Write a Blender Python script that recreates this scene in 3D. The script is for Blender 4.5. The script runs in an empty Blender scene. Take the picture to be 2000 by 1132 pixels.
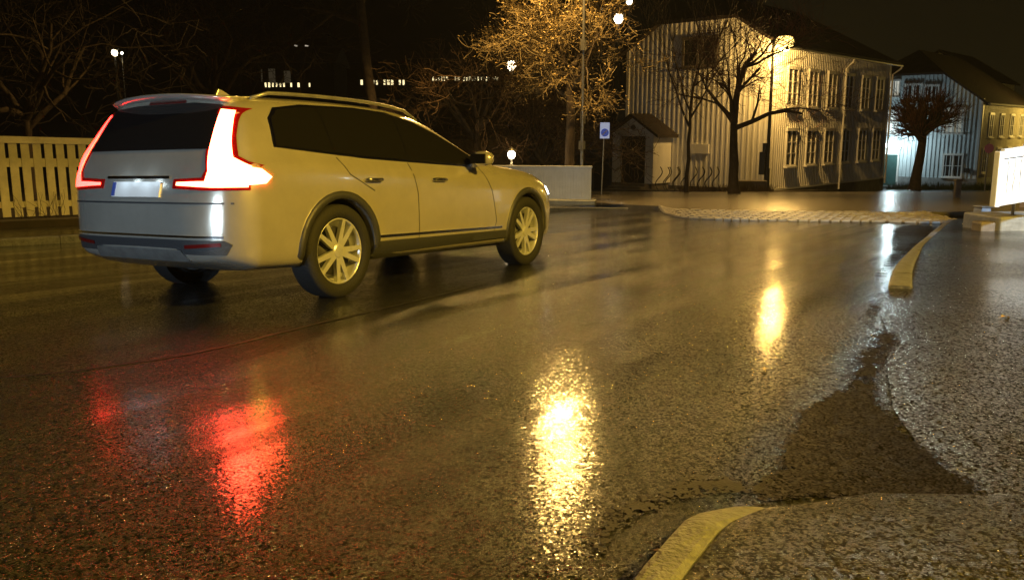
import bpy, bmesh, math, random
from mathutils import Vector, Matrix, noise
from mathutils.bvhtree import BVHTree
R = math.radians
scene = bpy.context.scene
COL = scene.collection

# ------------------------------------------------------------------ camera
PITCH = R(10.4); FPX = 1700.0; EYE = 1.22
cd = bpy.data.cameras.new('camera'); cam = bpy.data.objects.new('camera', cd); COL.objects.link(cam)
cam.location = (0, 0, EYE); cam.rotation_euler = (math.pi/2 - PITCH, 0, 0)
cd.sensor_width = 36; cd.lens = 36*FPX/2000; cd.clip_start = .05; cd.clip_end = 2000
scene.camera = cam
# ------------------------------------------------------------------ world: night, faint sky glow
w = bpy.data.worlds.new('World'); scene.world = w; w.use_nodes = True
nt = w.node_tree; bg = nt.nodes['Background']
tc = nt.nodes.new('ShaderNodeTexCoord'); sp = nt.nodes.new('ShaderNodeSeparateXYZ')
rp = nt.nodes.new('ShaderNodeValToRGB')
nt.links.new(tc.outputs['Generated'], sp.inputs[0]); nt.links.new(sp.outputs['Z'], rp.inputs[0])
rp.color_ramp.elements[0].position = 0; rp.color_ramp.elements[0].color = (.0125, .0098, .0038, 1)
rp.color_ramp.elements[1].position = .35; rp.color_ramp.elements[1].color = (.0055, .0036, .0022, 1)
nt.links.new(rp.outputs[0], bg.inputs[0]); bg.inputs[1].default_value = .7
vs = scene.view_settings
vs.view_transform = 'Standard'; vs.look = 'None'; vs.gamma = 1; vs.exposure = 0; vs.use_curve_mapping = False
scene.cycles.max_bounces = 5; scene.cycles.sample_clamp_indirect = 4.0
# light colours and strengths, all in one place
SODIUM = (1.0, .585, .15); WARM = (1.0, .72, .32); COLD = (.62, .82, 1.0); LED = (.74, .95, 1.0)
P_CORNER = 1150; P_TALL = 5200; P_SIDE = 9000; P_PORCH = 220; P_FAR = 900; P_HEAD = 310; P_LED = 1200

# ------------------------------------------------------------------ ground height and pixel rays
ZT = [(-40, .25), (-10, .05), (0, 0), (3, -.005), (5, -.02), (6.7, -.06), (9.25, -.19), (12, -.32), (18, -.58), (22.8, -.79),
      (36, -1.33), (47, -1.95), (54, -2.35), (80, -3.2), (150, -4.5), (400, -6)]
def table(T, x):
    if x <= T[0][0]: return T[0][1]
    if x >= T[-1][0]: return T[-1][1]
    for i in range(len(T)-1):
        if x <= T[i+1][0]:
            x0, y0 = T[i]; x1, y1 = T[i+1]
            t = (x-x0)/(x1-x0); h = x1-x0
            def m(k):
                if k <= 0 or k >= len(T)-1:
                    return (T[min(k+1, len(T)-1)][1]-T[max(k-1, 0)][1])/(T[min(k+1, len(T)-1)][0]-T[max(k-1, 0)][0])
                a = (T[k][1]-T[k-1][1])/(T[k][0]-T[k-1][0]); b = (T[k+1][1]-T[k][1])/(T[k+1][0]-T[k][0])
                return 0 if a*b <= 0 else 2*a*b/(a+b)
            m0, m1 = m(i), m(i+1)
            return (2*t**3-3*t*t+1)*y0+(t**3-2*t*t+t)*h*m0+(-2*t**3+3*t*t)*y1+(t**3-t*t)*h*m1
def lin(T, x):
    if x <= T[0][0]: return T[0][1]
    for i in range(len(T)-1):
        if x <= T[i+1][0]:
            return T[i][1]+(T[i+1][1]-T[i][1])*(x-T[i][0])/(T[i+1][0]-T[i][0])
    return T[-1][1]
def zg(y): return table(ZT, y)
def ray(px, py):
    u = (px-1000)/FPX; v = (566-py)/FPX
    return Vector((u, math.cos(PITCH)+v*math.sin(PITCH), -math.sin(PITCH)+v*math.cos(PITCH)))
def at(px, py, Y):
    d = ray(px, py); return Vector((0, 0, EYE)) + d*(Y/d.y)
def G(px, py, h=0):
    d = ray(px, py); lo, hi = .3, 300
    for _ in range(50):
        m = (lo+hi)/2
        z = EYE + d.z*m/d.y
        if z > zg(m)+h: lo = m
        else: hi = m
    return Vector((d.x*lo/d.y, lo, zg(lo)+h))

# ------------------------------------------------------------------ materials
def mat(name, col, rough=.6, metal=0, bump=0, bscale=20, var=.0, vscale=3, emit=None, es=0, coat=0, spec=.5, stretch=None, trans=0):
    m = bpy.data.materials.new(name); m.use_nodes = True
    n = m.node_tree.nodes; l = m.node_tree.links; b = n['Principled BSDF']
    b.inputs['Base Color'].default_value = (*col, 1); b.inputs['Roughness'].default_value = rough
    b.inputs['Metallic'].default_value = metal; b.inputs['Coat Weight'].default_value = coat
    b.inputs['Specular IOR Level'].default_value = spec; b.inputs['Coat Roughness'].default_value = .06
    b.inputs['Transmission Weight'].default_value = trans
    if emit: b.inputs['Emission Color'].default_value = (*emit, 1); b.inputs['Emission Strength'].default_value = es
    t = n.new('ShaderNodeTexCoord'); mp = n.new('ShaderNodeMapping'); l.new(t.outputs['Object'], mp.inputs[0])
    if stretch: mp.inputs['Scale'].default_value = stretch
    if var:
        x = n.new('ShaderNodeTexNoise'); x.inputs['Scale'].default_value = vscale; x.inputs['Detail'].default_value = 6
        x.inputs['Roughness'].default_value = .65
        l.new(mp.outputs[0], x.inputs[0])
        r = n.new('ShaderNodeValToRGB'); r.color_ramp.elements[0].position = .3; r.color_ramp.elements[1].position = .7
        r.color_ramp.elements[0].color = (*[c*(1-var) for c in col], 1); r.color_ramp.elements[1].color = (*[min(1, c*(1+var*.6)) for c in col], 1)
        l.new(x.outputs[0], r.inputs[0]); l.new(r.outputs[0], b.inputs['Base Color'])
    if bump:
        x = n.new('ShaderNodeTexNoise'); x.inputs['Scale'].default_value = bscale; x.inputs['Detail'].default_value = 5
        l.new(mp.outputs[0], x.inputs[0])
        q = n.new('ShaderNodeBump'); q.inputs['Strength'].default_value = bump; q.inputs['Distance'].default_value = .02
        l.new(x.outputs[0], q.inputs['Height']); l.new(q.outputs[0], b.inputs['Normal'])
    return m
def asphalt(name, base, wet_lo, wet_hi, strength=1.0, cell=118, tracks=True, film=.9, spec=.32):
    """wet asphalt: stone chips as cells with their own slopes, a film of water whose depth varies"""
    m = bpy.data.materials.new(name); m.use_nodes = True
    n = m.node_tree.nodes; l = m.node_tree.links; b = n['Principled BSDF']
    t = n.new('ShaderNodeTexCoord')
    def N(scale, detail=3, src=None, rough=.5):
        x = n.new('ShaderNodeTexNoise'); x.inputs['Scale'].default_value = scale; x.inputs['Detail'].default_value = detail
        x.inputs['Roughness'].default_value = rough
        l.new(src or t.outputs['Object'], x.inputs[0]); return x.outputs[0]
    def MR(v, a, b_, c, d):
        x = n.new('ShaderNodeMapRange'); x.inputs['From Min'].default_value = a; x.inputs['From Max'].default_value = b_
        x.inputs['To Min'].default_value = c; x.inputs['To Max'].default_value = d; l.new(v, x.inputs[0]); return x.outputs[0]
    def MA(op, a, b_):
        x = n.new('ShaderNodeMath'); x.operation = op
        for i, q in enumerate((a, b_)):
            if isinstance(q, (int, float)): x.inputs[i].default_value = q
            else: l.new(q, x.inputs[i])
        return x.outputs[0]
    # tyre tracks: noise stretched along the direction of travel
    mp = n.new('ShaderNodeMapping'); mp.vector_type = 'TEXTURE'
    mp.inputs['Rotation'].default_value = (0, 0, R(57)); mp.inputs['Scale'].default_value = (13, .42, 1)
    l.new(t.outputs['Object'], mp.inputs[0])
    tr = MR(N(1.0, 3, mp.outputs[0]), .40, .59, 0, 1)
    patch = MR(N(.55, 4), .35, .65, 0, 1)
    v = n.new('ShaderNodeTexVoronoi'); v.inputs['Scale'].default_value = cell; l.new(t.outputs['Object'], v.inputs['Vector'])
    v2 = n.new('ShaderNodeTexVoronoi'); v2.inputs['Scale'].default_value = cell*.42; l.new(t.outputs['Object'], v2.inputs['Vector'])
    def VM(op, a, b_=None):
        x = n.new('ShaderNodeVectorMath'); x.operation = op
        for i, q in enumerate((a, b_)):
            if q is None: continue
            if isinstance(q, tuple): x.inputs[i].default_value = q
            else: l.new(q, x.inputs[i])
        return x.outputs[0]
    def tilt(vn):
        c = VM('MULTIPLY', VM('SUBTRACT', vn.outputs['Color'], (.5, .5, .5)), (2, 2, 0)); return VM('MULTIPLY', c, VM('ABSOLUTE', c))
    hgt = MA('ADD', MR(v.outputs['Distance'], .05, .60, 1, .4), MA('MULTIPLY', N(190, 3), .6))
    bp = n.new('ShaderNodeBump'); bp.inputs['Distance'].default_value = .0035; bp.inputs['Strength'].default_value = strength
    l.new(hgt, bp.inputs['Height'])
    amt = MR(MA('ADD', MA('MULTIPLY', tr, .5), MA('MULTIPLY', patch, .5)), 0, 1, .75, 1.0)
    def sc(vec, k):
        x = n.new('ShaderNodeVectorMath'); x.operation = 'SCALE'; l.new(vec, x.inputs[0]); l.new(MA('MULTIPLY', amt, k), x.inputs['Scale']); return x.outputs[0]
    nb = VM('NORMALIZE', VM('ADD', VM('ADD', bp.outputs[0], sc(tilt(v), .66*strength)), sc(tilt(v2), .16*strength)))
    l.new(nb, b.inputs['Normal'])
    f = MA('ADD', MA('MULTIPLY', tr if tracks else patch, .55), MA('MULTIPLY', patch, .45))
    l.new(MR(f, 0, 1, wet_lo, wet_hi), b.inputs['Roughness'])
    rc = n.new('ShaderNodeValToRGB'); rc.color_ramp.elements[0].position = .25; rc.color_ramp.elements[1].position = .9
    rc.color_ramp.elements[0].color = (*[c*.55 for c in base], 1); rc.color_ramp.elements[1].color = (*[c*2.1 for c in base], 1)
    l.new(v.outputs['Color'], rc.inputs[0]); l.new(rc.outputs[0], b.inputs['Base Color'])
    # the film of water lying over the chips
    wn = n.new('ShaderNodeBump'); wn.inputs['Distance'].default_value = .006; wn.inputs['Strength'].default_value = .07
    l.new(MA('ADD', N(140, 2), MA('MULTIPLY', N(14, 2), .8)), wn.inputs['Height'])
    l.new(VM('NORMALIZE', VM('ADD', wn.outputs[0], sc(tilt(v), .042))), b.inputs['Coat Normal'])
    l.new(MR(MA('ADD', MA('MULTIPLY', N(38, 4, None, .7), .35), MA('MULTIPLY', f, .65)), .30, .62, film, film*.25), b.inputs['Coat Weight'])
    b.inputs['Coat Roughness'].default_value = .095; b.inputs['Coat IOR'].default_value = 1.33
    b.inputs['IOR'].default_value = 1.4; b.inputs['Specular IOR Level'].default_value = spec
    return m
def glow(name, col, s, rough=.4): return mat(name, (.8, .8, .8), rough, emit=col, es=s)

M = dict(
 road=asphalt('wet_asphalt', (.016, .0158, .0155), .06, .24, 1.0),
 pave=asphalt('wet_pavement_asphalt', (.025, .023, .020), .08, .18, .9, 100, False, .35),
 water=asphalt('soaked_asphalt', (.008, .0068, .0058), .36, .5, .5, 118, False, .05, .08),
 patch=mat('old_bitumen', (.014, .0135, .0125), .6, bump=.25, bscale=120, spec=.3, var=.3, vscale=6),
 kerb=mat('granite_kerb', (.125, .13, .15), .5, bump=.9, bscale=45, var=.45, vscale=14),
 cobble=mat('pale_setts', (.34, .32, .29), .4, bump=.5, bscale=30, var=.4, vscale=5),
 concrete=mat('concrete', (.30, .31, .30), .6, bump=.5, bscale=18, var=.35, vscale=4),
 stone=mat('stone', (.20, .17, .14), .6, bump=.7, bscale=9, var=.4, vscale=5),
 soil=mat('soil', (.045, .035, .025), .9, bump=.8, bscale=6, var=.5, vscale=1.5),
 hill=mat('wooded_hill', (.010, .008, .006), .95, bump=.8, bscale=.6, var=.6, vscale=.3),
 white=mat('white_painted_board', (.74, .72, .67), .5, bump=.15, bscale=8, var=.13, vscale=2.2, stretch=(1, 1, .35)),
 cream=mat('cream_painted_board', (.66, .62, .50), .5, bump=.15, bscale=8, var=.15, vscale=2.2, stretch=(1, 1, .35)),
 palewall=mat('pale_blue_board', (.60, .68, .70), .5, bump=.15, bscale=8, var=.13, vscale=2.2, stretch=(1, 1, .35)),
 trim=mat('white_trim', (.80, .78, .73), .45, var=.08, vscale=6),
 fence=mat('white_fence_paint', (.80, .75, .63), .5, bump=.2, bscale=14, var=.22, vscale=4),
 bfence=mat('cool_white_fence_paint', (.72, .74, .78), .45, bump=.1, bscale=14, var=.12, vscale=4),
 roof=mat('dark_roof_tile', (.030, .020, .017), .7, bump=.8, bscale=5, var=.4, vscale=3),
 found=mat('foundation_stone', (.13, .11, .09), .8, bump=.8, bscale=6, var=.5, vscale=2.5),
 pane=mat('window_glass', (.012, .013, .014), .28, spec=.4),
 door=mat('dark_door', (.020, .014, .012), .55, var=.2, vscale=5),
 gdoor=mat('green_door', (.05, .12, .11), .5, var=.2, vscale=5),
 black=mat('black_steel', (.02, .02, .02), .45, var=.2, vscale=8),
 grey=mat('galvanised_steel', (.33, .33, .32), .4, metal=.7, var=.25, vscale=12),
 bark=mat('bark', (.055, .038, .026), .85, bump=.8, bscale=14, var=.5, vscale=5),
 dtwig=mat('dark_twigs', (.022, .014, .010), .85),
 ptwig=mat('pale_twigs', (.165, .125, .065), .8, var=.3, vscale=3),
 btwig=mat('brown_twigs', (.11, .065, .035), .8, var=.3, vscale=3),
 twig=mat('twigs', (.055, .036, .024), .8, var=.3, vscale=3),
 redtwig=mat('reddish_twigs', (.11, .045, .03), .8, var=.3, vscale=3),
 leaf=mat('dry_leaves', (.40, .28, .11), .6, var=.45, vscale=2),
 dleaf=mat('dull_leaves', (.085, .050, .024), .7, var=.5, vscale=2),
 sign_b=mat('sign_blue', (.05, .09, .38), .35), sign_w=mat('sign_white', (.8, .82, .9), .35),
 sign_p=mat('sign_pink', (.50, .20, .42), .4), sign_r=mat('sign_red', (.5, .03, .03), .4),
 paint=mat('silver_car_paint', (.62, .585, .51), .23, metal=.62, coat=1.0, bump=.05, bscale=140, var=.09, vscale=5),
 carglass=mat('tinted_glass', (.008, .008, .009), .05, spec=.7),
 plastic=mat('grey_plastic', (.035, .036, .040), .45, bump=.2, bscale=90),
 tyre=mat('rubber', (.010, .010, .010), .8, bump=.3, bscale=60),
 alloy=mat('alloy', (.70, .71, .73), .32, metal=.6, var=.1, vscale=10),
 disc=mat('brake_disc', (.06, .06, .065), .5, metal=.6),
 chrome=mat('chrome', (.75, .75, .76), .12, metal=1),
 plate=mat('number_plate', (.80, .82, .84), .35),
 tail_hot=glow('tail_light_bright', (1, .05, .02), 60), tail=glow('tail_light', (1, .012, .006), 22), lens=mat('red_lens', (.10, .003, .003), .12, emit=(1, .01, .005), es=.10),
 tail_off=mat('tail_lens', (.12, .006, .006), .2),
 head=glow('headlight_glow', (.75, .88, 1), 30),
 bulb_s=glow('sodium_glass', (1, .62, .16), 5.5), bulb_w=glow('warm_bulb', (1, .80, .52), 20),
 bulb_c=glow('cold_bulb', (.75, .95, 1), 14), bulb_d=glow('distant_bulb', (1, .86, .62), 9),
 litwin=glow('lit_window', (1, .74, .40), .30), litwin2=glow('pale_lit_window', (.95, .9, .72), .42), litdim=glow('dim_lit_window', (.9, .75, .42), .10),
 litrow=glow('bright_row_window', (1, .82, .42), 1.6), nosign=glow('transom_lit', (.8, 1, 1), 1.2),
)

# ------------------------------------------------------------------ mesh builder
class MB:
    def __init__(s, f=None): s.v = []; s.f = []; s.t = f
    def add(s, vs, fs):
        o = len(s.v)
        for p in vs:
            p = Vector(p)
            s.v.append(s.t(p) if s.t else p)
        s.f += [tuple(i+o for i in q) for q in fs]
    def box(s, a, b):
        x0, y0, z0 = a; x1, y1, z1 = b
        s.add([(x0,y0,z0),(x1,y0,z0),(x1,y1,z0),(x0,y1,z0),(x0,y0,z1),(x1,y0,z1),(x1,y1,z1),(x0,y1,z1)],
              [(0,3,2,1),(4,5,6,7),(0,1,5,4),(1,2,6,5),(2,3,7,6),(3,0,4,7)])
    def tube(s, pts, rad, n=8, cap=True):
        pts = [Vector(p) for p in pts]; vs = []; fs = []
        if not isinstance(rad, (list, tuple)): rad = [rad]*len(pts)
        prev = None
        for i, p in enumerate(pts):
            d = (pts[min(i+1, len(pts)-1)]-pts[max(i-1, 0)]).normalized()
            if prev is None: a = d.orthogonal().normalized()
            else:
                a = prev - d*prev.dot(d)
                a = a.normalized() if a.length > 1e-5 else d.orthogonal().normalized()
            prev = a; b = d.cross(a)
            for k in range(n):
                q = 2*math.pi*k/n; vs.append(p+(a*math.cos(q)+b*math.sin(q))*rad[i])
        for i in range(len(pts)-1):
            for k in range(n):
                k2 = (k+1) % n; fs.append((i*n+k, i*n+k2, (i+1)*n+k2, (i+1)*n+k))
        if cap: fs.append(tuple(range(n))[::-1]); fs.append(tuple((len(pts)-1)*n+k for k in range(n)))
        s.add(vs, fs)
    def lathe(s, prof, c=(0,0,0), axis='z', n=24, caps=True):
        vs = []; fs = []; c = Vector(c)
        for r, h in prof:
            for k in range(n):
                q = 2*math.pi*k/n; a, b = r*math.cos(q), r*math.sin(q)
                vs.append(c + Vector({'z': (a, b, h), 'y': (a, h, -b), 'x': (h, a, b)}[axis]))
        for i in range(len(prof)-1):
            for k in range(n):
                k2 = (k+1) % n; fs.append((i*n+k, i*n+k2, (i+1)*n+k2, (i+1)*n+k))
        if caps and prof[0][0] > 1e-4: fs.append(tuple(range(n))[::-1])
        if caps and prof[-1][0] > 1e-4: fs.append(tuple((len(prof)-1)*n+k for k in range(n)))
        s.add(vs, fs)
    def prism(s, poly, d0, d1, axis='y'):
        n = len(poly)
        f = {'y': lambda p, d: (p[0], d, p[1]), 'x': lambda p, d: (d, p[0], p[1]), 'z': lambda p, d: (p[0], p[1], d)}[axis]
        s.add([f(p, d0) for p in poly]+[f(p, d1) for p in poly],
              [tuple(range(n)), tuple(range(2*n-1, n-1, -1))]+[(i, (i+1) % n+0, (i+1) % n+n, i+n)[::-1] for i in range(n)])
    def build(s, name, m, parent=None, smooth=False, bevel=0):
        me = bpy.data.meshes.new(name); me.from_pydata([tuple(p) for p in s.v], [], s.f)
        bm = bmesh.new(); bm.from_mesh(me); bmesh.ops.recalc_face_normals(bm, faces=bm.faces); bm.to_mesh(me); bm.free()
        me.materials.append(m)
        o = bpy.data.objects.new(name, me); COL.objects.link(o)
        if parent: o.parent = parent
        if smooth:
            for p in me.polygons: p.use_smooth = True
        if bevel:
            q = o.modifiers.new('b', 'BEVEL'); q.width = bevel; q.segments = 2; q.limit_method = 'ANGLE'
        return o
def tag(o, label=None, cat=None, group=None, kind=None):
    if label: o['label'] = label
    if cat: o['category'] = cat
    if group: o['group'] = group
    if kind: o['kind'] = kind
    return o
def empty(name, loc, rz=0, label=None, cat=None, group=None):
    o = bpy.data.objects.new(name, None); COL.objects.link(o); o.location = loc; o.rotation_euler = (0, 0, rz)
    o.empty_display_size = .2
    return tag(o, label, cat, group)
def kids(o): return [c for c in bpy.data.objects if c.parent == o]
def copy_tree(o, parent=None):
    ch = kids(o); c = o.copy(); COL.objects.link(c); c.parent = parent
    for k in ch: copy_tree(k, c)
    return c
def light(name, parent, loc, power, col, radius=.12, spot=None, rot=None, blend=.5):
    l = bpy.data.lights.new(name, 'SPOT' if spot else 'POINT'); l.energy = power; l.color = col; l.shadow_soft_size = radius
    if spot: l.spot_size = spot; l.spot_blend = blend
    o = bpy.data.objects.new(name, l); COL.objects.link(o); o.location = loc; o.parent = parent
    if rot: o.rotation_euler = rot
    return o

# ------------------------------------------------------------------ the ground
def grid_sheet(name, xs, ys, zf, m):
    b = MB(); nx = len(xs)
    b.v = [Vector((x, y, zf(x, y))) for y in ys for x in xs]
    b.f = [(j*nx+i, j*nx+i+1, (j+1)*nx+i+1, (j+1)*nx+i) for j in range(len(ys)-1) for i in range(nx-1)]
    return b.build(name, m, smooth=True)
def steps(a, b, s):
    n = max(1, round((b-a)/s)); return [a+(b-a)*i/n for i in range(n+1)]
xs = [-400, -200, -100, -60] + steps(-40, 40, 2) + [60, 100, 200, 400]
ys = [-40, -20] + steps(-10, 60, .5) + steps(64, 100, 6) + [130, 180, 260, 400]
tag(grid_sheet('road', xs, ys, lambda x, y: zg(y), M['road']), kind='structure')
def sheet(name, poly, h, m, skirt=0, step=.4, kind='structure', hf=None):
    bm = bmesh.new()
    f = bm.faces.new([bm.verts.new((p[0], p[1], 0)) for p in poly])
    if f.normal.z < 0: f.normal_flip()
    for ax in (0, 1):
        lo = min(p[ax] for p in poly); hi = max(p[ax] for p in poly); q = lo+step
        while q < hi:
            no = (1, 0, 0) if ax == 0 else (0, 1, 0); co = (q, 0, 0) if ax == 0 else (0, q, 0)
            bmesh.ops.bisect_plane(bm, geom=bm.verts[:]+bm.edges[:]+bm.faces[:], plane_co=co, plane_no=no, dist=1e-5); q += step
    for v in bm.verts: v.co.z = zg(v.co.y)+h+(hf(v.co.x, v.co.y) if hf else 0)
    bmesh.ops.recalc_face_normals(bm, faces=bm.faces)
    if sum(f.normal.z for f in bm.faces) < 0: bmesh.ops.reverse_faces(bm, faces=bm.faces)
    if skirt:
        be = [e for e in bm.edges if e.is_boundary]
        r = bmesh.ops.extrude_edge_only(bm, edges=be)
        for v in [g for g in r['geom'] if isinstance(g, bmesh.types.BMVert)]: v.co.z -= skirt
    me = bpy.data.meshes.new(name); bm.to_mesh(me); bm.free(); me.materials.append(m)
    o = bpy.data.objects.new(name, me); COL.objects.link(o)
    if kind: o['kind'] = kind
    return o
def sm(pts, n=4):
    """closed Catmull-Rom through the points"""
    out = []; L = len(pts)
    for i in range(L):
        p0, p1, p2, p3 = [Vector(pts[(i+k-1) % L][:2]) for k in range(4)]
        for j in range(n):
            t = j/n
            out.append(.5*((2*p1)+(p2-p0)*t+(2*p0-5*p1+4*p2-p3)*t*t+(3*p1-p0-3*p2+p3)*t**3))
    return out
def smo(pts, n=6):
    pts = [Vector(p[:2]) for p in pts]; P = [pts[0]*2-pts[1]]+pts+[pts[-1]*2-pts[-2]]; out = []
    for i in range(len(pts)-1):
        p0, p1, p2, p3 = P[i:i+4]
        for j in range(n):
            t = j/n; out.append(.5*((2*p1)+(p2-p0)*t+(2*p0-5*p1+4*p2-p3)*t*t+(3*p1-p0-3*p2+p3)*t**3))
    return out+[pts[-1]]
def strip(pts, wd):
    """a band of width wd on the right-hand side of a path -> polygon"""
    pts = [Vector(p[:2]) for p in pts]; out = []
    for i, p in enumerate(pts):
        d = (pts[min(i+1, len(pts)-1)]-pts[max(i-1, 0)]).normalized(); out.append(p+Vector((d.y, -d.x))*wd)
    return pts+out[::-1]
def feather(o, poly, wdt):
    P = [Vector(p[:2]) for p in poly]; me = o.data; at_ = me.attributes.new('depth', 'FLOAT', 'POINT')
    for i, v in enumerate(me.vertices):
        q = v.co.xy; best = 9
        for k in range(len(P)):
            a, c = P[k], P[(k+1) % len(P)]; d = c-a; L2 = d.length_squared
            t = max(0, min(1, (q-a).dot(d)/L2)) if L2 > 1e-12 else 0
            best = min(best, (q-a-d*t).length)
        at_.data[i].value = min(1, best/wdt)
def seep(m, cell=90, ragged_=1.0, holes=.0):
    n = m.node_tree.nodes; l = m.node_tree.links; b = n['Principled BSDF']
    a = n.new('ShaderNodeAttribute'); a.attribute_name = 'depth'; t = n.new('ShaderNodeTexCoord')
    v = n.new('ShaderNodeTexVoronoi'); v.inputs['Scale'].default_value = cell; l.new(t.outputs['Object'], v.inputs['Vector'])
    sp_ = n.new('ShaderNodeSeparateColor'); l.new(v.outputs['Color'], sp_.inputs[0])
    x = n.new('ShaderNodeTexNoise'); x.inputs['Scale'].default_value = 7; x.inputs['Detail'].default_value = 5; l.new(t.outputs['Object'], x.inputs[0])
    def MA(op, p, q):
        k = n.new('ShaderNodeMath'); k.operation = op
        for i, z in enumerate((p, q)):
            if isinstance(z, (int, float)): k.inputs[i].default_value = z
            else: l.new(z, k.inputs[i])
        return k.outputs[0]
    e = MA('ADD', MA('MULTIPLY', sp_.outputs[0], .45), MA('MULTIPLY', x.outputs[0], 1.1*ragged_))
    l.new(MA('GREATER_THAN', a.outputs['Fac'], MA('ADD', MA('SUBTRACT', e, .42), holes)), b.inputs['Alpha'])
def ragged(poly, amp, f=3.0, n=3):
    out = []
    for i, p in enumerate(poly):
        q = poly[(i+1) % len(poly)]
        for j in range(n):
            a = p.lerp(q, j/n); e = noise.noise_vector(Vector((a.x*f, a.y*f, 3.1)))
            out.append(Vector((a.x+e.x*amp, a.y+e.y*amp)))
    return out
# near pavement, right-hand side, bounded by the kerb
kp = [G(1150, 1250, .10), G(1222, 1132, .10), G(1290, 1050, .10), G(1350, 993, .09), G(1390, 981, .07), G(1450, 979, .03), G(1520, 982, .012)]
kline = smo(kp, 5)
kb = MB()
def kerb_mesh(line, wd, hs, name, stone=.85):
    P = [Vector(p[:2]) for p in line]; acc = [0]
    for i in range(1, len(P)): acc.append(acc[-1]+(P[i]-P[i-1]).length)
    T = acc[-1]; n = max(2, int(T/.07)); b = MB()
    def pos(s_):
        for i in range(1, len(P)):
            if s_ <= acc[i] or i == len(P)-1: return P[i-1].lerp(P[i], (s_-acc[i-1])/(acc[i]-acc[i-1]))
    wf = wd if callable(wd) else (lambda t: wd)
    ns = max(1, round(T/stone)); rk = random.Random(len(line))
    for q_ in range(ns):
        s0, s1 = T*q_/ns+.004, T*(q_+1)/ns-.004; m_ = max(2, int((s1-s0)/.06)); dz = rk.uniform(-.004, .004); o = len(b.v)
        for i in range(m_+1):
            s_ = s0+(s1-s0)*i/m_; p = pos(s_); d = (pos(min(T, s_+.03))-pos(max(0, s_-.03))).normalized(); r = Vector((d.y, -d.x)); h = lin(hs, s_/T)+dz-(.006 if i in (0, m_) else 0)
            w_ = wf(s_/T)
            for a, z in ((0, -.25), (.002, -.022), (.010, -.006), (.028, 0), (w_*.5, .002), (w_-.02, 0), (w_, -.012), (w_, -.25)):
                e = noise.noise(Vector((p.x*22+a*30, p.y*22, z*9)))*.0035
                x = p+r*(a+e); b.v.append(Vector((x.x, x.y, zg(x.y)+h+z+e*.6)))
        k = 8
        b.f += [(o+i*k+j, o+(i+1)*k+j, o+(i+1)*k+j+1, o+i*k+j+1) for i in range(m_) for j in range(k-1)]
        b.f += [tuple(o+j for j in range(k)), tuple(o+m_*k+j for j in range(k))]
    o = b.build(name, M['kerb']); o['kind'] = 'structure'; return o
kerb_mesh(kline, .115, [(0, .10), (.6, .095), (.8, .05), (1, .006)], 'kerb')
inner = [Vector(p) for p in strip(kline, .117)[len(kline):][::-1]]
pv = inner + [G(1700, 986), G(1850, 990), G(2055, 994), G(2300, 1300)+Vector((2, 0, 0)), Vector((4, 0, 0)), Vector((.3, .2, 0))]
nk = len(inner)
sheet('pavement', [p.xy if hasattr(p, 'xy') else p for p in pv], .0045, M['pave'], hf=lambda x, y: .072*max(0, min(1, (1.0-(y-(G(1400, 990).y-.35)))*1.2-.2)) if y < G(1400, 990).y+.05 else 0, step=.25)
# standing water in the gutter and round the dropped kerb
def P2(*a): return [G(x, y) for x, y in a]
w1 = ragged(sm(P2((1738, 562), (1722, 600), (1712, 640), (1760, 655), (1742, 690), (1728, 730), (1732, 775), (1775, 830), (1848, 900), (1945, 965),
                  (1925, 984), (1800, 988), (1700, 984), (1560, 978), (1470, 974), (1500, 930), (1512, 870), (1545, 810), (1620, 768), (1650, 745), (1658, 700), (1700, 665), (1690, 610), (1712, 570)), 3), .03, 4)
seep(M['water'], ragged_=1.25, holes=-.27); seep(M['patch'], holes=-.1)
feather(sheet('water', w1, .008, M['water'], step=.06), w1, .14)
w2 = ragged(sm(P2((1215, 1075), (1270, 1020), (1325, 985), (1360, 972), (1440, 968), (1560, 976), (1570, 945), (1500, 925), (1440, 938), (1360, 925), (1290, 948), (1215, 975), (1170, 1015), (1150, 1050), (1175, 1080)), 3), .05, 5)
feather(sheet('damp_patch', w2, .007, M['patch'], step=.05), w2, .14)
w3 = ragged(sm(P2((1730, 562), (1752, 520), (1795, 478), (1830, 447), (1800, 440), (1745, 445), (1745, 480), (1722, 515), (1712, 550)), 3), .05, 2)
feather(sheet('water', w3, .0085, M['water'], step=.12), w3, .2)
# gutter kerb curving away to the crossing
k2 = smo([G(1733, 562), G(1748, 528), G(1782, 492), G(1822, 458), G(1850, 436)], 6)
kerb_mesh(k2, lambda t: .19-.08*min(1, t*2.6), [(0, .03), (.15, .06), (1, .08)], 'kerb')
in2 = [strip([k2[i], k2[i]+(k2[min(i+1, len(k2)-1)]-k2[max(i-1, 0)])*.01], .19-.08*min(1, i/(len(k2)-1)*2.6)-.004)[3] for i in range(len(k2))]
far_r = in2 + [G(1880, 436).xy, Vector((14, 19)), Vector((22, 17)), Vector((22, 3)), Vector((5, 1.2))]+[G(*q).xy for q in ((2060, 990), (1915, 976), (1800, 880), (1745, 800), (1732, 720), (1735, 655), (1718, 610))]
sheet('pavement', [p.xy if len(p) > 2 else p for p in far_r], .004, M['pave'], hf=lambda x, y: .075*max(0, min(1, (y-8.2)/3)), step=.5)
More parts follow.
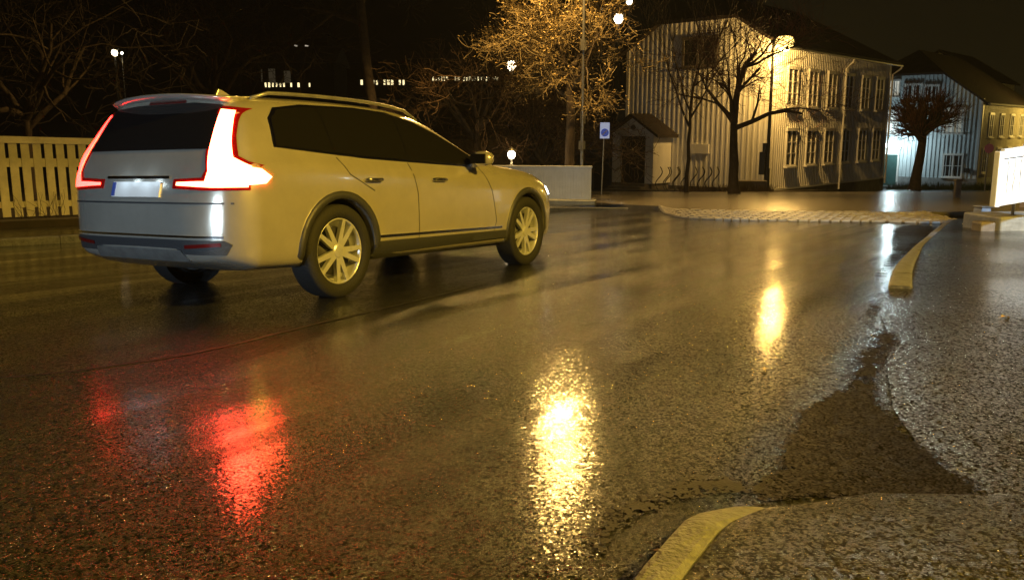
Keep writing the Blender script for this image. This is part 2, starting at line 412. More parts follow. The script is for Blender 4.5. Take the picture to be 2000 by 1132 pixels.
# raised crossing with a ramp of pale setts
rampn = smo([G(1300, 418), G(1345, 427), G(1500, 432), G(1700, 434), G(1840, 437), G(1878, 434)], 5)
rampf = [Vector((p.x+.15, p.y+1.9)) for p in rampn]
tag(sheet('crossing', [p for p in rampf]+[Vector((26, 22)), Vector((28, 33)), Vector((2, 34)), Vector((1.4, 24.5))], .105, mat('wet_pavers', (.15, .135, .115), .24, bump=.5, bscale=20, var=.4, vscale=2), skirt=.2, step=1.0), kind='structure')
cb = MB(); rnd = random.Random(4)
for i in range(len(rampn)-1):
    a, b_ = rampn[i], rampn[i+1]; c, d = rampf[i], rampf[i+1]
    nn = max(1, round((b_-a).length/.22))
    for k in range(nn):
        for j in range(9):
            def pt(u, v):
                p = a.lerp(b_, u).lerp(c.lerp(d, u), v); return Vector((p.x, p.y, zg(p.y)+.012+.10*v))
            g = .07; off = (.5/nn if j % 2 else 0)
            u0, u1 = (k+g)/nn+off, (k+1-g)/nn+off; v0, v1 = (j+g)/9, (j+1-g)/9
            h = rnd.uniform(.012, .026)
            q = [pt(u0, v0), pt(u1, v0), pt(u1, v1), pt(u0, v1)]; mid = sum(q, Vector())/4
            top = [mid.lerp(p, .86)+Vector((0, 0, h)) for p in q]
            cb.add([p-Vector((0, 0, .05)) for p in q]+top, [(4, 5, 6, 7), (0, 1, 5, 4), (1, 2, 6, 5), (2, 3, 7, 6), (3, 0, 4, 7)])
tag(cb.build('ramp_setts', M['cobble']), kind='structure')
sheet('ramp_bed', rampn+rampf[::-1], .010, M['kerb'], step=.6, hf=lambda x, y: .0)
# tar joint across the carriageway
seam = smo([G(-120, 745), G(60, 732), G(230, 712), G(420, 680), G(600, 636), G(800, 590), G(940, 556)], 6)
jp = ragged(strip(seam, .03), .012, 9, 3)
sheet('road_joint', jp, .004, mat('tar_joint', (.010, .009, .008), .6, bump=.3, bscale=60), step=.5)
# left pavement between kerb and fence
KL = [Vector((-14, 4.2)), Vector((-8.6, 9.4)), Vector((-6.0, 12.2)), Vector((-3, 15.8)), Vector((.1, 19.9)), Vector((1.6, 21.6)), Vector((3.2, 22.6))]
kll = smo(KL, 5)
kerb_mesh(kll[::-1], .14, [(0, .02), (.1, .10), (1, .12)], 'kerb')
lp = [p+Vector((-.10, .1)) for p in kll] + [Vector((3.2, 23.4)), Vector((2.5, 24.2)), Vector((-2, 27)), Vector((-30, 26)), Vector((-30, 4))]
sheet('pavement', lp, .105, M['pave'], step=1.0)
sheet('garden_bed', [Vector(p) for p in ((-12.5, 11.3), (-9.6, 11.3), (-1.4, 20.8), (-2.5, 27), (-30, 26), (-30, 11.3))], .215, M['soil'], skirt=.15, step=1.0)
# ground behind the fences, banks and wooded hill
def hz(x, y):
    b = zg(min(y, 60))
    e = 0
    if y > 30: e = (y-30)*.02
    l = max(0, min(1, (12-x)/40)); h = max(0, y-60)
    l2 = max(0, min(1, (85-x)/70))
    v = b+.02 + l*h*.14 + (1-l)*min(h, 90)*.08 + l2*max(0, y-165)*.85
    return v + noise.noise(Vector((x*.02, y*.02, 0)))*min(h, 60)*.08
hx = steps(-300, 300, 12); hy = steps(56, 330, 7)
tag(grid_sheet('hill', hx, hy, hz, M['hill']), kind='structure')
sheet('garden', [Vector(p) for p in ((-40, 26.2), (-2, 27.2), (2.3, 24.4), (2.2, 34), (5.2, 42), (5, 58), (-60, 58))], .03, M['soil'], step=3)
sheet('grass', [Vector(p) for p in ((5.0, 40), (10.4, 35.0), (13.0, 36.5), (12.0, 35.2), (10.2, 33.6), (7, 34.5), (4.6, 36.5))], .125, M['soil'], step=1.5)

# ------------------------------------------------------------------ lamps
def street_lamp(base, height, arm, m, label, power, col, globe=.16, pr=.06, group=None, armdir=0, name='street_lamp', kind='head', bulb=None, lrad=.11, pm=None, spot=None):
    t = empty(name, base, armdir, label, 'street lamp', group); pm = pm or M['black']
    b = MB(); b.tube([(0, 0, -.1), (0, 0, 1.0)], [pr*1.5, pr*1.4], 12); b.tube([(0, 0, .98), (0, 0, height)], [pr, pr*.7], 12)
    b.lathe([(pr*2.4, 0), (pr*2.4, .03), (pr*1.7, .06)]); b.build('pole', pm, t, smooth=False)
    if arm > 0:
        a = MB(); a.tube([(0, 0, height-.02), (arm*.3, 0, height+.14), (arm*.8, 0, height+.2), (arm+.1, 0, height+.18)], [pr*.6, pr*.5, pr*.5, pr*.5], 8); a.build('arm', pm, t)
        h = MB(); h.lathe([(.02, .30), (.12, .27), (.20, .16), (.24, .02), (.22, .0)], (arm+.12, 0, height+.04), n=20); h.build('lamp_head', pm, t, True)
        c = Vector((arm+.12, 0, height))
    else:
        h = MB(); h.lathe([(.02, .42), (.10, .38), (.26, .26), (.30, .20), (.28, .18)], (0, 0, height), n=20); h.build('lamp_head', pm, t, True)
        c = Vector((0, 0, height+.10))
    g = MB(); g.lathe([(.001, -globe*1.05), (globe*.5, -globe*.9), (globe*.9, -globe*.45), (globe, 0), (globe*.85, globe*.4), (globe*.6, globe*.55), (.001, globe*.6)], c, n=20)
    g.build('lamp_glass', bulb or M['bulb_s'], t, True)
    if power and spot: light('lamp_light', t, c-Vector((0, 0, globe*1.05+lrad+.02)), power, col, lrad, spot=spot[0], rot=(0, -spot[1]*(1 if arm else 0), 0), blend=.35)
    elif power: light('lamp_light', t, c-Vector((0, 0, globe*1.05+lrad+.02)), power, col, lrad)
    return t
LB = at(1496, 374, 35.1)
top = at(1519, 97, 35.1)
lamp1 = street_lamp((LB.x, LB.y, zg(35.1)), top.z-zg(35.1)+.28, .30, None, 'slim dark post with bright yellow lamp at corner of white boarded house', P_CORNER, SODIUM, globe=.35, armdir=R(-30), pr=.075)
bx = MB(); bx.box((-.30, -.16, .75), (-.06, .10, 1.65)); bx.box((-.19, -.14, 1.65), (-.05, .06, 2.0)); bx.build('control_box', M['black'], lamp1, bevel=.02)
TP = at(1136, 335, 24.4)
lamp2 = street_lamp((TP.x, 24.4, zg(24.4)), 8.1-zg(24.4), .9, None, 'tall thin pole behind white boarded fence beside golden tree', P_TALL, SODIUM, globe=.22, armdir=R(-120), pr=.045, pm=M['grey'], lrad=.15, spot=(R(150), R(21)))
for q0, q1 in (((-.07, -.07, 1.55), (.07, .07, 1.78)), ((-.10, -.05, 2.25), (.02, .05, 2.55)), ((-.06, -.06, 4.2), (.06, .06, 4.5))):
    q = MB(); q.box(q0, q1); q.build('cable_clamp', M['grey'], lamp2)
lamp3 = street_lamp((8.4, 1.2, zg(1.2)), 6.4, .9, None, 'street lamp off to the right of the carriageway by near pavement', P_SIDE, (1, .61, .06), globe=.2, armdir=R(180), pr=.07, spot=(R(166), R(0)))
lamp5 = street_lamp((8.7, 10.4, zg(10.4)), 2.6, 0, None, 'short cold white lamp beyond right edge facing the carved fence', P_LED, COLD, globe=.12, pr=.03, bulb=M['bulb_c'], lrad=.08, spot=(R(52), 0))
for o in kids(lamp5):
    if o.type == 'LIGHT': o.rotation_euler = (Vector((7.5, 12.8, -.1))-Vector((8.7, 10.4, 2.1))).to_track_quat('-Z', 'Y').to_euler()
lamp4 = street_lamp((37.4, 58, zg(58)), 5.6, .5, None, 'street lamp lighting the yellow side wall of far right house', P_FAR, (1, .66, .14), globe=.2, armdir=R(150), pr=.07)
def small_lamp(px, py, Y, h, r, bulb, label, power=0, col=WARM, cat='lamp', name='street_lamp', polelen=None, group=None):
    p = at(px, py, Y); L = polelen or h
    t = empty(name, (p.x, p.y, p.z-L), 0, label, cat, group)
    b = MB(); b.tube([(0, 0, 0), (0, 0, L-r*.9)], [r*.5, r*.28], 8); b.build('pole', M['grey'], t)
    c = MB(); c.lathe([(.001, r*1.9), (r*.5, r*1.6), (r*1.3, r*1.0), (r*1.25, r*.9)], (0, 0, L), n=14); c.build('lamp_head', M['grey'], t, True)
    g = MB(); g.lathe([(.001, -r*1.15), (r*.6, -r*.85), (r, -r*.1), (r*.8, r*.6), (r*.3, r*1.0), (.001, r*1.05)], (0, 0, L), n=14); g.build('lamp_glass', bulb, t, True)
    if power: light('lamp_light', t, (0, 0, L-r*1.5-.15), power, col, .1)
    return t
small_lamp(999, 302, 27, 1.75, .125, M['bulb_w'], 'glowing white lantern just above the middle of white boarded fence', 110, WARM, 'lantern', 'lantern')
small_lamp(999, 128, 62, 7.5, .34, M['bulb_w'], 'white street lamp shining through brown twigs above the lantern', 300, WARM)
small_lamp(224, 103, 85, 9, .30, M['bulb_w'], 'lone bright lamp on dark hillside at upper left', 400, WARM)
small_lamp(238, 104, 86, 5, .12, M['bulb_d'], 'smaller lamp just right of the lone bright hillside lamp')
small_lamp(1208, 37, 150, 12, .78, M['bulb_w'], 'bright hillside lamp above left corner of white house', 0)
small_lamp(1229, 3, 170, 10, .62, M['bulb_d'], 'hillside lamp cut by top edge of the picture', 0)
small_lamp(1176, 18, 160, 9, .16, M['litwin'], 'faint hillside lamp left of the bright one over the golden tree', 0)

# ------------------------------------------------------------------ distant lit buildings on the hillside
def row_building(name, px0, px1, py, Y, n, label, wpx, hh, wallh=7, skip=()):
    a = at(px0, py, Y); b = at(px1, py, Y); t = empty(name, (a.x, Y, a.z), 0, label, 'building')
    L = b.x-a.x; k = Y/FPX
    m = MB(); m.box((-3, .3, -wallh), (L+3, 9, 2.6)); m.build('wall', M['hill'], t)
    r = MB(); r.prism([(-.4, 2.6), (9.6, 2.6), (4.6, 5.0)], -3.4, L+3.4, 'x'); r.build('roof', M['roof'], t)
    rr = random.Random(n)
    for i in range(n):
        if i in skip: continue
        x = L*i/(n-1); w = wpx*k*rr.uniform(.7, 1.2); h = hh*k*rr.uniform(.8, 1.15)
        f = MB(); f.box((x-w*.75, .18, -h*.65), (x+w*.75, .31, h*.65)); fo = f.build('window', M['black'], t)
        g = MB(); g.box((x-w/2, .12, -h/2), (x+w/2, .2, h/2)); g.build('pane', M['litrow'], fo)
    return t
row_building('apartment_building', 846, 972, 154, 120, 24, 'far long building showing an unbroken row of small yellow lights', 3.0, 7, skip=(6, 7, 10))
row_building('apartment_building', 706, 788, 161, 125, 12, 'far building with scattered broken row of white lights above the car', 4.4, 9, skip=(1, 2, 5, 9))
t = row_building('apartment_building', 518, 604, 166, 110, 13, 'far dim building with a short row of lights above the car roof', 3.4, 8, skip=(6, 8, 10, 11))
for px, py, w_, h_, mm in ((530, 148, 12, 26, 'litdim'), (560, 150, 12, 22, 'litdim'), (510, 148, 2, 24, 'litwin')):
    a = at(px, py, 109.9)-Vector(t.location); k = 110/FPX
    g = MB(); g.box((a.x-w_*k/2, .1, a.z-h_*k/2), (a.x+w_*k/2, .25, a.z+h_*k/2)); g.build('window', mat('faint_window_light', (.2, .2, .2), .5, emit=(.9, .7, .4), es=.03), t)
p = at(590, 93, 140); t = empty('house', (p.x, 140, p.z-2), 0, 'dark hillside house with only two tiny lit windows high above car', 'house')
b = MB(); b.box((-4, 0, -6), (4, 7, 4)); b.build('wall', M['hill'], t)
b = MB(); b.prism([(-4.5, 4), (4.5, 4), (0, 7)], -.5, 7.5, 'y'); b.build('roof', M['roof'], t)
for x in (-.9, .75):
    f = MB(); f.box((x-.5, -.1, 1.5), (x+.5, .02, 2.5)); fo = f.build('window', M['black'], t)
    g = MB(); g.box((x-.25, -.16, 1.65), (x+.25, -.08, 2.35)); g.build('pane', mat('tiny_lit', (.1,.1,.1), .5, emit=(1, .85, .65), es=.5), fo)

# ------------------------------------------------------------------ houses
def wall_frame(face):
    """wall coords (a along, b outward, c up) -> house local"""
    if face == 'long': return lambda p: Vector((p.x, -p.y, p.z))
    return lambda p: Vector((-p.y, p.x, p.z))
def siding(parent, face, L, z0, topf, m, pitch=.2, bw=.045, bt=.028, name='wall', a0=0):
    tr = wall_frame(face); b = MB(tr); n = 24
    # backing wall, 0.2 thick
    xs_ = sorted(set([a0, L]+[a0+(L-a0)*i/n for i in range(n+1)]))
    for i in range(len(xs_)-1):
        x0, x1 = xs_[i], xs_[i+1]
        b.add([(x0, 0, z0), (x1, 0, z0), (x1, 0, topf(x1)), (x0, 0, topf(x0)), (x0, -.2, z0), (x1, -.2, z0), (x1, -.2, topf(x1)), (x0, -.2, topf(x0))],
              [(0, 1, 2, 3), (4, 7, 6, 5), (3, 2, 6, 7), (0, 4, 5, 1)])
    x = a0+pitch*.5
    while x < L-.05:
        b.box((x-bw/2, -.01, z0), (x+bw/2, bt, topf(x)-.02)); x += pitch
    return b.build(name, m, parent)
def window(parent, face, a, z0, z1, wd, pane=None, mull=1, bars=2, cas=None, sill=True, off=.03, curtain=None):
    tr = wall_frame(face); cas = cas or M['trim']; f = MB(tr); c = .09
    o0, o1 = off, off+.055
    f.box((a-wd/2-c, 0, z0), (a-wd/2, o1, z1)); f.box((a+wd/2, 0, z0), (a+wd/2+c, o1, z1))
    f.box((a-wd/2-c-.03, 0, z1), (a+wd/2+c+.03, o1+.03, z1+.13)); f.box((a-wd/2-c, 0, z0-.07), (a+wd/2+c, o1+.004, z0))
    for k in range(mull): x = a-wd/2+wd*(k+1)/(mull+1); f.box((x-.045, 0, z0), (x+.045, o1-.004, z1))
    for k in range(bars): z = z0+(z1-z0)*(k+1)/(bars+1); f.box((a-wd/2, 0, z-.017), (a+wd/2, o1-.012, z+.017))
    fo = f.build('window', cas, parent)
    p = MB(tr); p.box((a-wd/2, 0, z0), (a+wd/2, off+.008, z1)); p.build('pane', pane or M['pane'], fo)
    if sill: s = MB(tr); s.box((a-wd/2-c-.05, 0, z0-.14), (a+wd/2+c+.05, o1+.09, z0-.071)); s.build('sill', cas, fo)
    return fo
def corner_board(parent, face, a, z0, z1, wd=.14, m=None, d=.04):
    b = MB(wall_frame(face)); b.box((a-wd/2, 0, z0), (a+wd/2, d, z1)); return b.build('corner_board', m or M['trim'], parent)
def hip_roof(parent, L, Wd, ze, zr, ov=.35, jz=None, ji=0, hip_end=3.0, m=None, th=.14, jerk_far=False):
    """long axis x. jerkinhead at x=0 (gable cut at height jz), full hip at x=L"""
    b = MB(); h = Wd/2; sl = (zr-ze)/h; zo = ze-ov*sl
    yj = (jz-ze)/sl if jz else None
    rs = (zr-jz)/sl*.8 if jz else 0
    for dz in (0, -th):
        A = (-ov, -ov, zo+dz); B = (L+ov, -ov, zo+dz); Cc = (L+ov, Wd+ov, zo+dz); D = (-ov, Wd+ov, zo+dz)
        J1 = (-ov, yj, jz+dz); J2 = (-ov, Wd-yj, jz+dz); R1 = (rs, h, zr+dz); R2 = (L-hip_end, h, zr+dz)
        b.add([A, B, R2, R1, J1], [(0, 1, 2, 3, 4)]); b.add([D, J2, R1, R2, Cc], [(0, 1, 2, 3, 4)]); b.add([J1, R1, J2], [(0, 1, 2)]); b.add([B, Cc, R2], [(0, 1, 2)])
    o = [(-ov, -ov, zo), (L+ov, -ov, zo), (L+ov, Wd+ov, zo), (-ov, Wd+ov, zo), (-ov, Wd-yj, jz), (-ov, yj, jz)]
    for i in range(6):
        p, q_ = o[i], o[(i+1) % 6]
        b.add([p, q_, (q_[0], q_[1], q_[2]-th), (p[0], p[1], p[2]-th)], [(0, 1, 2, 3)])
    return b.build('roof', m or M['roof'], parent)

C = Vector((10.6, 36.0)); ANG = math.atan2(.744, .668)
H1 = empty('house', (C.x, C.y, 0), ANG, 'large two storey white boarded house lit by yellow street lamp', 'house')
L1, W1, ZS, ZE, ZJ = 13.1, 7.2, -1.20, 4.80, 5.85
slope = .62
def gt(y):
    e = min(y, W1-y); return min(ZE+e*slope, ZJ)-.03
siding(H1, 'long', L1, ZS, lambda a: ZE-.03, M['white'], .185)
siding(H1, 'gable', W1-.001, ZS, gt, M['white'], .24, .07, .016)
b = MB(); b.box((.2, .2, ZS), (L1, W1, ZE-.1)); b.build('inner_wall', M['white'], H1)
b = MB(); b.box((-.05, -.05, -3.2), (L1+.02, W1, ZS-.002)); b.build('foundation', M['found'], H1)
hip_roof(H1, L1, W1, ZE, ZE+slope*W1/2, jz=ZJ, hip_end=3.4)
for a in (1.73, 3.73, 5.66, 7.6, 9.7, 11.6):
    window(H1, 'long', a, -.22, 1.18, .86, cas=M['trim'])
for a in (1.55, 3.6, 5.66, 7.6, 9.7, 11.6):
    window(H1, 'long', a, 2.25, 3.68, .86, cas=M['trim'])
for a in (.07, L1-.08): corner_board(H1, 'long', a, ZS, ZE-.05)
corner_board(H1, 'gable', .05, ZS, ZE-.05, .12, d=.06); corner_board(H1, 'gable', W1-.08, ZS, ZE-.05, d=.06)
b = MB(wall_frame('long')); b.box((0, .032, ZS-.06), (L1, .07, ZS+.02)); b.build('drip_board', M['trim'], H1)
g = MB(); g.tube([(-.3, -.42, ZE-.34), (L1+.4, -.42, ZE-.36)], .065, 8); g.build('gutter', M['grey'], H1)
for a in (7.0, L1-.02): 
    g = MB(); g.tube([(a+(.3 if a > 10 else 0), -.42, ZE-.38), (a+(.3 if a > 10 else 0), -.42, ZE-.5), (a, -.12, ZE-.8), (a, -.12, ZS-.3)], .045, 8); g.build('downpipe', M['trim'], H1)
window(H1, 'gable', 3.9, 3.95, 5.0, .62, cas=M['found'], bars=1, mull=0)
window(H1, 'gable', 3.0, 3.95, 5.0, .62, cas=M['found'], bars=1, mull=0)
b = MB(wall_frame('gable')); b.box((2.85, 0, .22), (3.75, .075, .62)); b.build('wall_plaque', M['trim'], H1)
b = MB(); b.box((4, 3, ZE+slope*W1/2-.8), (4.7, 3.6, ZE+slope*W1/2+.9)); b.build('chimney', M['found'], H1, bevel=.03)
# porch on the gable side (local -x is outward)
pa0, pa1, pd = 4.7, 6.85, 1.5
mid = (pa0+pa1)/2; zp = zg(38)+.35; ptop = 1.05
tr = wall_frame('gable')
b = MB(tr)
b.box((pa0, .06, zp), (pa0+.22, pd, ptop)); b.box((pa1-.22, .06, zp), (pa1, pd, ptop))
b.box((pa0+.22, pd-.2, .95), (pa1-.22, pd-.01, ptop)); b.box((pa0+.22, pd-.2, zp), (pa0+.42, pd-.01, .95)); b.box((pa1-.42, pd-.2, zp), (pa1-.22, pd-.01, .95))
b.build('porch', M['white'], H1)
b = MB(tr); b.add([(pa0-.1, pd-.02, ptop), (pa1+.1, pd-.02, ptop), (mid, pd-.02, ptop+.72), (pa0-.1, pd-.2, ptop), (pa1+.1, pd-.2, ptop), (mid, pd-.2, ptop+.72)],
                  [(0, 1, 2), (3, 5, 4), (0, 3, 4, 1), (1, 4, 5, 2), (2, 5, 3, 0)]); b.build('porch_gable', M['white'], H1)
b = MB(tr)
for s_, e in ((pa0-.35, 1), (pa1+.35, -1)):
    b.add([(s_, .05, ptop-.16), (mid, .05, ptop+.76), (mid, .05, ptop+.88), (s_, .05, ptop-.04), (s_, pd+.25, ptop-.16), (mid, pd+.25, ptop+.76), (mid, pd+.25, ptop+.88), (s_, pd+.25, ptop-.04)],
          [(0, 1, 2, 3), (4, 7, 6, 5), (3, 2, 6, 7), (0, 4, 5, 1), (0, 3, 7, 4), (1, 5, 6, 2)])
b.build('porch_roof', M['roof'], H1)
b = MB(tr); b.box((pa0+.42, pd-.5, zp), (pa1-.42, pd-.15, .95)); do = b.build('door', M['door'], H1)
b = MB(tr)
for x in (pa0+.55, mid+.1):
    for z in (zp+.25, zp+1.2): b.box((x, pd-.155, z), (x+.5, pd-.13, z+.7))
b.box((mid-.04, pd-.16, zp+1.0), (mid+.04, pd-.09, zp+1.12)); b.build('door_panel', M['door'], do)
b = MB(tr)
for k in range(3): b.box((pa0+.2, pd-.1, zp-.12*(k+1)), (pa1-.2, pd+.3*(k+1), zp-.12*k-.001*k))
b.box((pa0+.1, .05, zp-.5), (pa1-.1, pd-.1, zp-.001)); b.build('step', M['found'], H1)
b = MB(tr); b.lathe([(.001, pd+.05), (.10, pd+.04), (.13, pd-.03)], (0, 0, 0), 'y', 12)
b.v = [v for v in b.v]; ob = b.build('porch_emblem', M['found'], H1); ob.location = tr(Vector((mid, 0, ptop+.28)))

# second house, gable to us lit cold, long side lit yellow
K = Vector((28.6, 54.0)); A2 = R(48)
H2 = empty('house', (K.x, K.y, 0), A2, 'pale blue white gabled house with cold lit door and yellow side wall', 'house')
L2, W2, Z2, ZE2, ZJ2 = 13, 9.0, -1.75, 3.1, 4.75; sl2 = .72
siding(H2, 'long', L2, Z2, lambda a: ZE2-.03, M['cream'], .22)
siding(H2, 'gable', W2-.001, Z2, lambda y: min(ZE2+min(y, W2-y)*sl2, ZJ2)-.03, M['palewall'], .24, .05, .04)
b = MB(); b.box((.2, .2, Z2), (L2, W2, ZE2-.1)); b.build('inner_wall', M['palewall'], H2)
b = MB(); b.box((-.06, -.06, -4), (L2, W2, Z2-.002)); b.build('foundation', M['concrete'], H2)
hip_roof(H2, L2, W2, ZE2, ZE2+sl2*W2/2, jz=ZJ2, hip_end=2.0)
corner_board(H2, 'gable', .07, Z2, ZE2, d=.06); corner_board(H2, 'long', .07, Z2, ZE2)
window(H2, 'gable', 1.4, -1.62, -.34, 1.0, bars=1); window(H2, 'gable', 1.55, 1.08, 2.45, 1.0, bars=1, pane=M['litdim'])
window(H2, 'gable', 4.1, 3.05, 4.0, .9, bars=0); window(H2, 'gable', 3.0, 3.05, 3.9, .7, bars=0)
window(H2, 'gable', 5.4, 1.05, 2.4, .9, bars=1, pane=M['litwin2']); window(H2, 'gable', 5.3, 3.4, 4.3, .6, bars=0, pane=M['litwin2'])
for a in (2.0, 4.6, 7.2, 9.8): window(H2, 'long', a, .85, 2.15, .8, bars=1); 
for a in (1.2, 4.6, 7.2, 9.8): window(H2, 'long', a, -1.35, 0, .8, bars=1)
g = MB(); g.tube([(-.3, -.42, ZE2-.32), (L2+.4, -.42, ZE2-.32)], .07, 8); g.build('gutter', M['grey'], H2)
trg = wall_frame('gable')
b = MB(trg); b.box((4.75, 0, -2.35), (5.6, .07, -.35)); dd = b.build('door', M['gdoor'], H2)
b = MB(trg); b.box((4.75, 0, -.34), (5.6, .075, -.02)); b.build('transom', M['nosign'], dd)
b = MB(trg)
for x in (4.62, 5.61): b.box((x, 0, -2.35), (x+.12, .11, .0))
b.box((4.55, 0, .001), (5.8, .16, .14)); b.build('door_frame', M['trim'], dd)
b = MB(trg); b.box((4.5, 0, -2.8), (5.9, .8, -2.36)); b.build('step', M['concrete'], dd)
b = MB(trg); b.box((5.0, .0, .15), (5.5, .3, .36)); wl = b.build('wall_lamp', M['bulb_c'], H2)
light('lamp_light', H2, trg(Vector((4.6, 1.5, .35))), P_PORCH, LED, .15)
b = MB(trg); b.box((.42, .04, -1.35), (.68, .2, -1.1)); b.build('mailbox', M['black'], H2)
# white house peeping over the roofs
p = at(1995, 190, 78)
H3 = empty('house', (p.x-3.2, 78, 0), R(48), 'white gabled house rising behind the dark roof at far right', 'house')
siding(H3, 'gable', 8, -3, lambda y: 5.6+min(y, 8-y)*.62, M['white'], .3); siding(H3, 'long', 10, -3, lambda a: 5.6, M['white'], .3)
b = MB(); b.prism([(-.4, 5.35), (4, 8.08), (8.4, 5.35), (8.4, 5.5), (4, 8.3), (-.4, 5.5)], -.4, 10.4, 'x'); b.build('roof', M['roof'], H3)
b = MB(); b.box((.2, .2, -3), (10, 7.8, 5.6)); b.build('inner_wall', M['white'], H3)
# wall of a near house at the right edge
p = at(1994, 300, 21)
lil = mat('lilac_grey_board', (.26, .23, .27), .55, bump=.15, bscale=8, var=.15, vscale=2)
H4 = empty('house', (p.x+.12, 21, 0), R(-42), 'greyish house wall edge cut by right side of picture', 'house')
siding(H4, 'long', 8, -1, lambda a: 2.2, lil, .2); corner_board(H4, 'long', .06, -1, 2.2, m=lil)
b = MB(); b.box((.0, .2, -1), (8, 7, 2.2)); b.build('inner_wall', lil, H4)
b = MB(); b.box((-.02, -.06, -2), (8, 7, -1.002)); b.build('foundation', M['concrete'], H4)
b = MB(); b.prism([(-.4, 2.1), (3.5, 4.3), (7.5, 2.1), (7.5, 2.3), (3.5, 4.5), (-.4, 2.3)], -.12, 8.2, 'x'); b.build('roof', M['roof'], H4)
window(H4, 'long', 2.6, .3, 1.6, .9)
# dark low house behind the centre fence
p = at(1120, 340, 46)
H5 = empty('house', (-3.5, 46, 0), 0, 'dark low house behind white boarded fence, pale windows', 'house')
siding(H5, 'long', 8.6, -2.2, lambda a: 1.0, M['found'], .3)
b = MB(); b.box((.01, .2, -3), (8.58, 7, 1.0)); b.build('inner_wall', M['found'], H5)
b = MB(); b.prism([(-.5, .9), (3.5, 3.2), (7.5, .9), (7.5, 1.1), (3.5, 3.4), (-.5, 1.1)], -.4, 9, 'x'); b.build('roof', M['roof'], H5)
mw = mat('grey_curtain_glass', (.10, .13, .13), .4, emit=(.6, .8, .8), es=.012)
for a in (6.1, 1.8): window(H5, 'long', a, -1.9, -.7, 1.1, pane=mw, bars=0, cas=M['found'])
window(H5, 'long', 7.75, -1.9, -.7, .9, pane=M['pane'], bars=0, cas=M['found'])

# ------------------------------------------------------------------ fences
FA, FB = Vector((-10.4, 11.6)), Vector((-2.2, 20.9))
fd = (FB-FA).normalized(); FL = (FB-FA).length
F1 = empty('picket_fence', (FA.x, FA.y, 0), math.atan2(fd.y, fd.x), 'cream slatted fence with wide boards at left behind the car', 'fence')
def fz(a): return zg(FA.y+fd.y*a)+.21
b = MB(); a = 0; n = 0
while a < FL:
    z = fz(a); b.box((a, -.012, z+.03), (a+.127, .012, z+1.22)); a += .182
b.build('boards', M['fence'], F1)
for h0, h1, nm in ((.18, .28, 'rail'), (.84, .98, 'rail')):
    b = MB(); a = 0
    while a < FL:
        a1 = min(a+1, FL); b.add([(a, .013, fz(a)+h0), (a1, .013, fz(a1)+h0), (a1, .013, fz(a1)+h1), (a, .013, fz(a)+h1), (a, .06, fz(a)+h0), (a1, .06, fz(a1)+h0), (a1, .06, fz(a1)+h1), (a, .06, fz(a)+h1)],
                                 [(0, 1, 2, 3), (4, 7, 6, 5), (3, 2, 6, 7), (0, 4, 5, 1)]); a = a1
    b.build('rail', M['fence'], F1)
b = MB(); a = 0
while a < FL:
    a1 = min(a+1, FL)
    b.add([(a, -.06, fz(a)+1.221), (a1, -.06, fz(a1)+1.221), (a1, .08, fz(a1)+1.221), (a, .08, fz(a)+1.221), (a, -.06, fz(a)+1.33), (a1, -.06, fz(a1)+1.33), (a1, .08, fz(a1)+1.33), (a, .08, fz(a)+1.33)],
          [(0, 3, 2, 1), (4, 5, 6, 7), (0, 1, 5, 4), (2, 3, 7, 6), (3, 0, 4, 7), (1, 2, 6, 5)]); a = a1
b.build('top_rail', M['fence'], F1)
for a in [i*2.2+.4 for i in range(6)]:
    b = MB(); b.box((a, .061, fz(a)-.2), (a+.1, .16, fz(a)+1.2)); b.build('post', M['fence'], F1)
# boarded white fence in the centre
ca = Vector((2.03, 22.8)); cb_ = Vector((-1.9, 23.5)); cdv = (cb_-ca).normalized(); CL = (cb_-ca).length
F2 = empty('boarded_fence', (ca.x, ca.y, zg(22.8)), math.atan2(cdv.y, cdv.x), 'closed white board fence on grey concrete base behind car bonnet', 'fence')
b = MB(); a = 0
rr = random.Random(2)
while a < CL:
    b.box((a, -.012, .23), (a+.064, .012, 1.03)); a += .072
b.box((0, -.03, .24), (CL, -.013, 1.02)); b.build('boards', M['bfence'], F2)
b = MB(); b.box((-.05, -.07, 1.031), (CL, .08, 1.09)); b.build('top_rail', M['bfence'], F2)
b = MB(); b.box((-.16, -.22, -.3), (CL, .25, .22)); b.build('base_wall', M['concrete'], F2, bevel=.02)
b = MB(); b.box((-.03, -.08, .22), (.06, -.031, 1.03)); b.build('post', M['bfence'], F2)
# white carved board fence at right, lit cold
ra = at(1937, 405, 12.6)
F3 = empty('carved_fence', (ra.x, 12.6, ra.z), R(20), 'bright white board fence with wavy cut slots at right edge', 'fence')
b = MB()
b.box((0, -.05, 0), (.10, .05, .80)); b.build('post', M['bfence'], F3, bevel=.015)
b = MB(); rise = .10
for k in range(9):
    x0 = .10+k*.125; pts0 = []
    n = 14; vs = []; fs = []
    for i in range(n+1):
        z = .16+(.60)*i/n; wv = .012*math.sin(i*1.5)+.004; g_ = .006+.007*abs(math.sin(i*.75+k))*(1 if 2 < i < n-2 else 0)
        l_ = x0+wv+g_; r_ = x0+.125+wv-.004
        zz = z+rise*(k*.125)
        vs += [(l_, -.012, zz), (r_, -.012, zz), (r_, .012, zz), (l_, .012, zz)]
    for i in range(n):
        for j in range(4): fs.append((i*4+j, i*4+(j+1) % 4, (i+1)*4+(j+1) % 4, (i+1)*4+j))
    fs += [(0, 1, 2, 3), (n*4, n*4+1, n*4+2, n*4+3)]
    b.add(vs, fs)
b.build('boards', M['bfence'], F3)
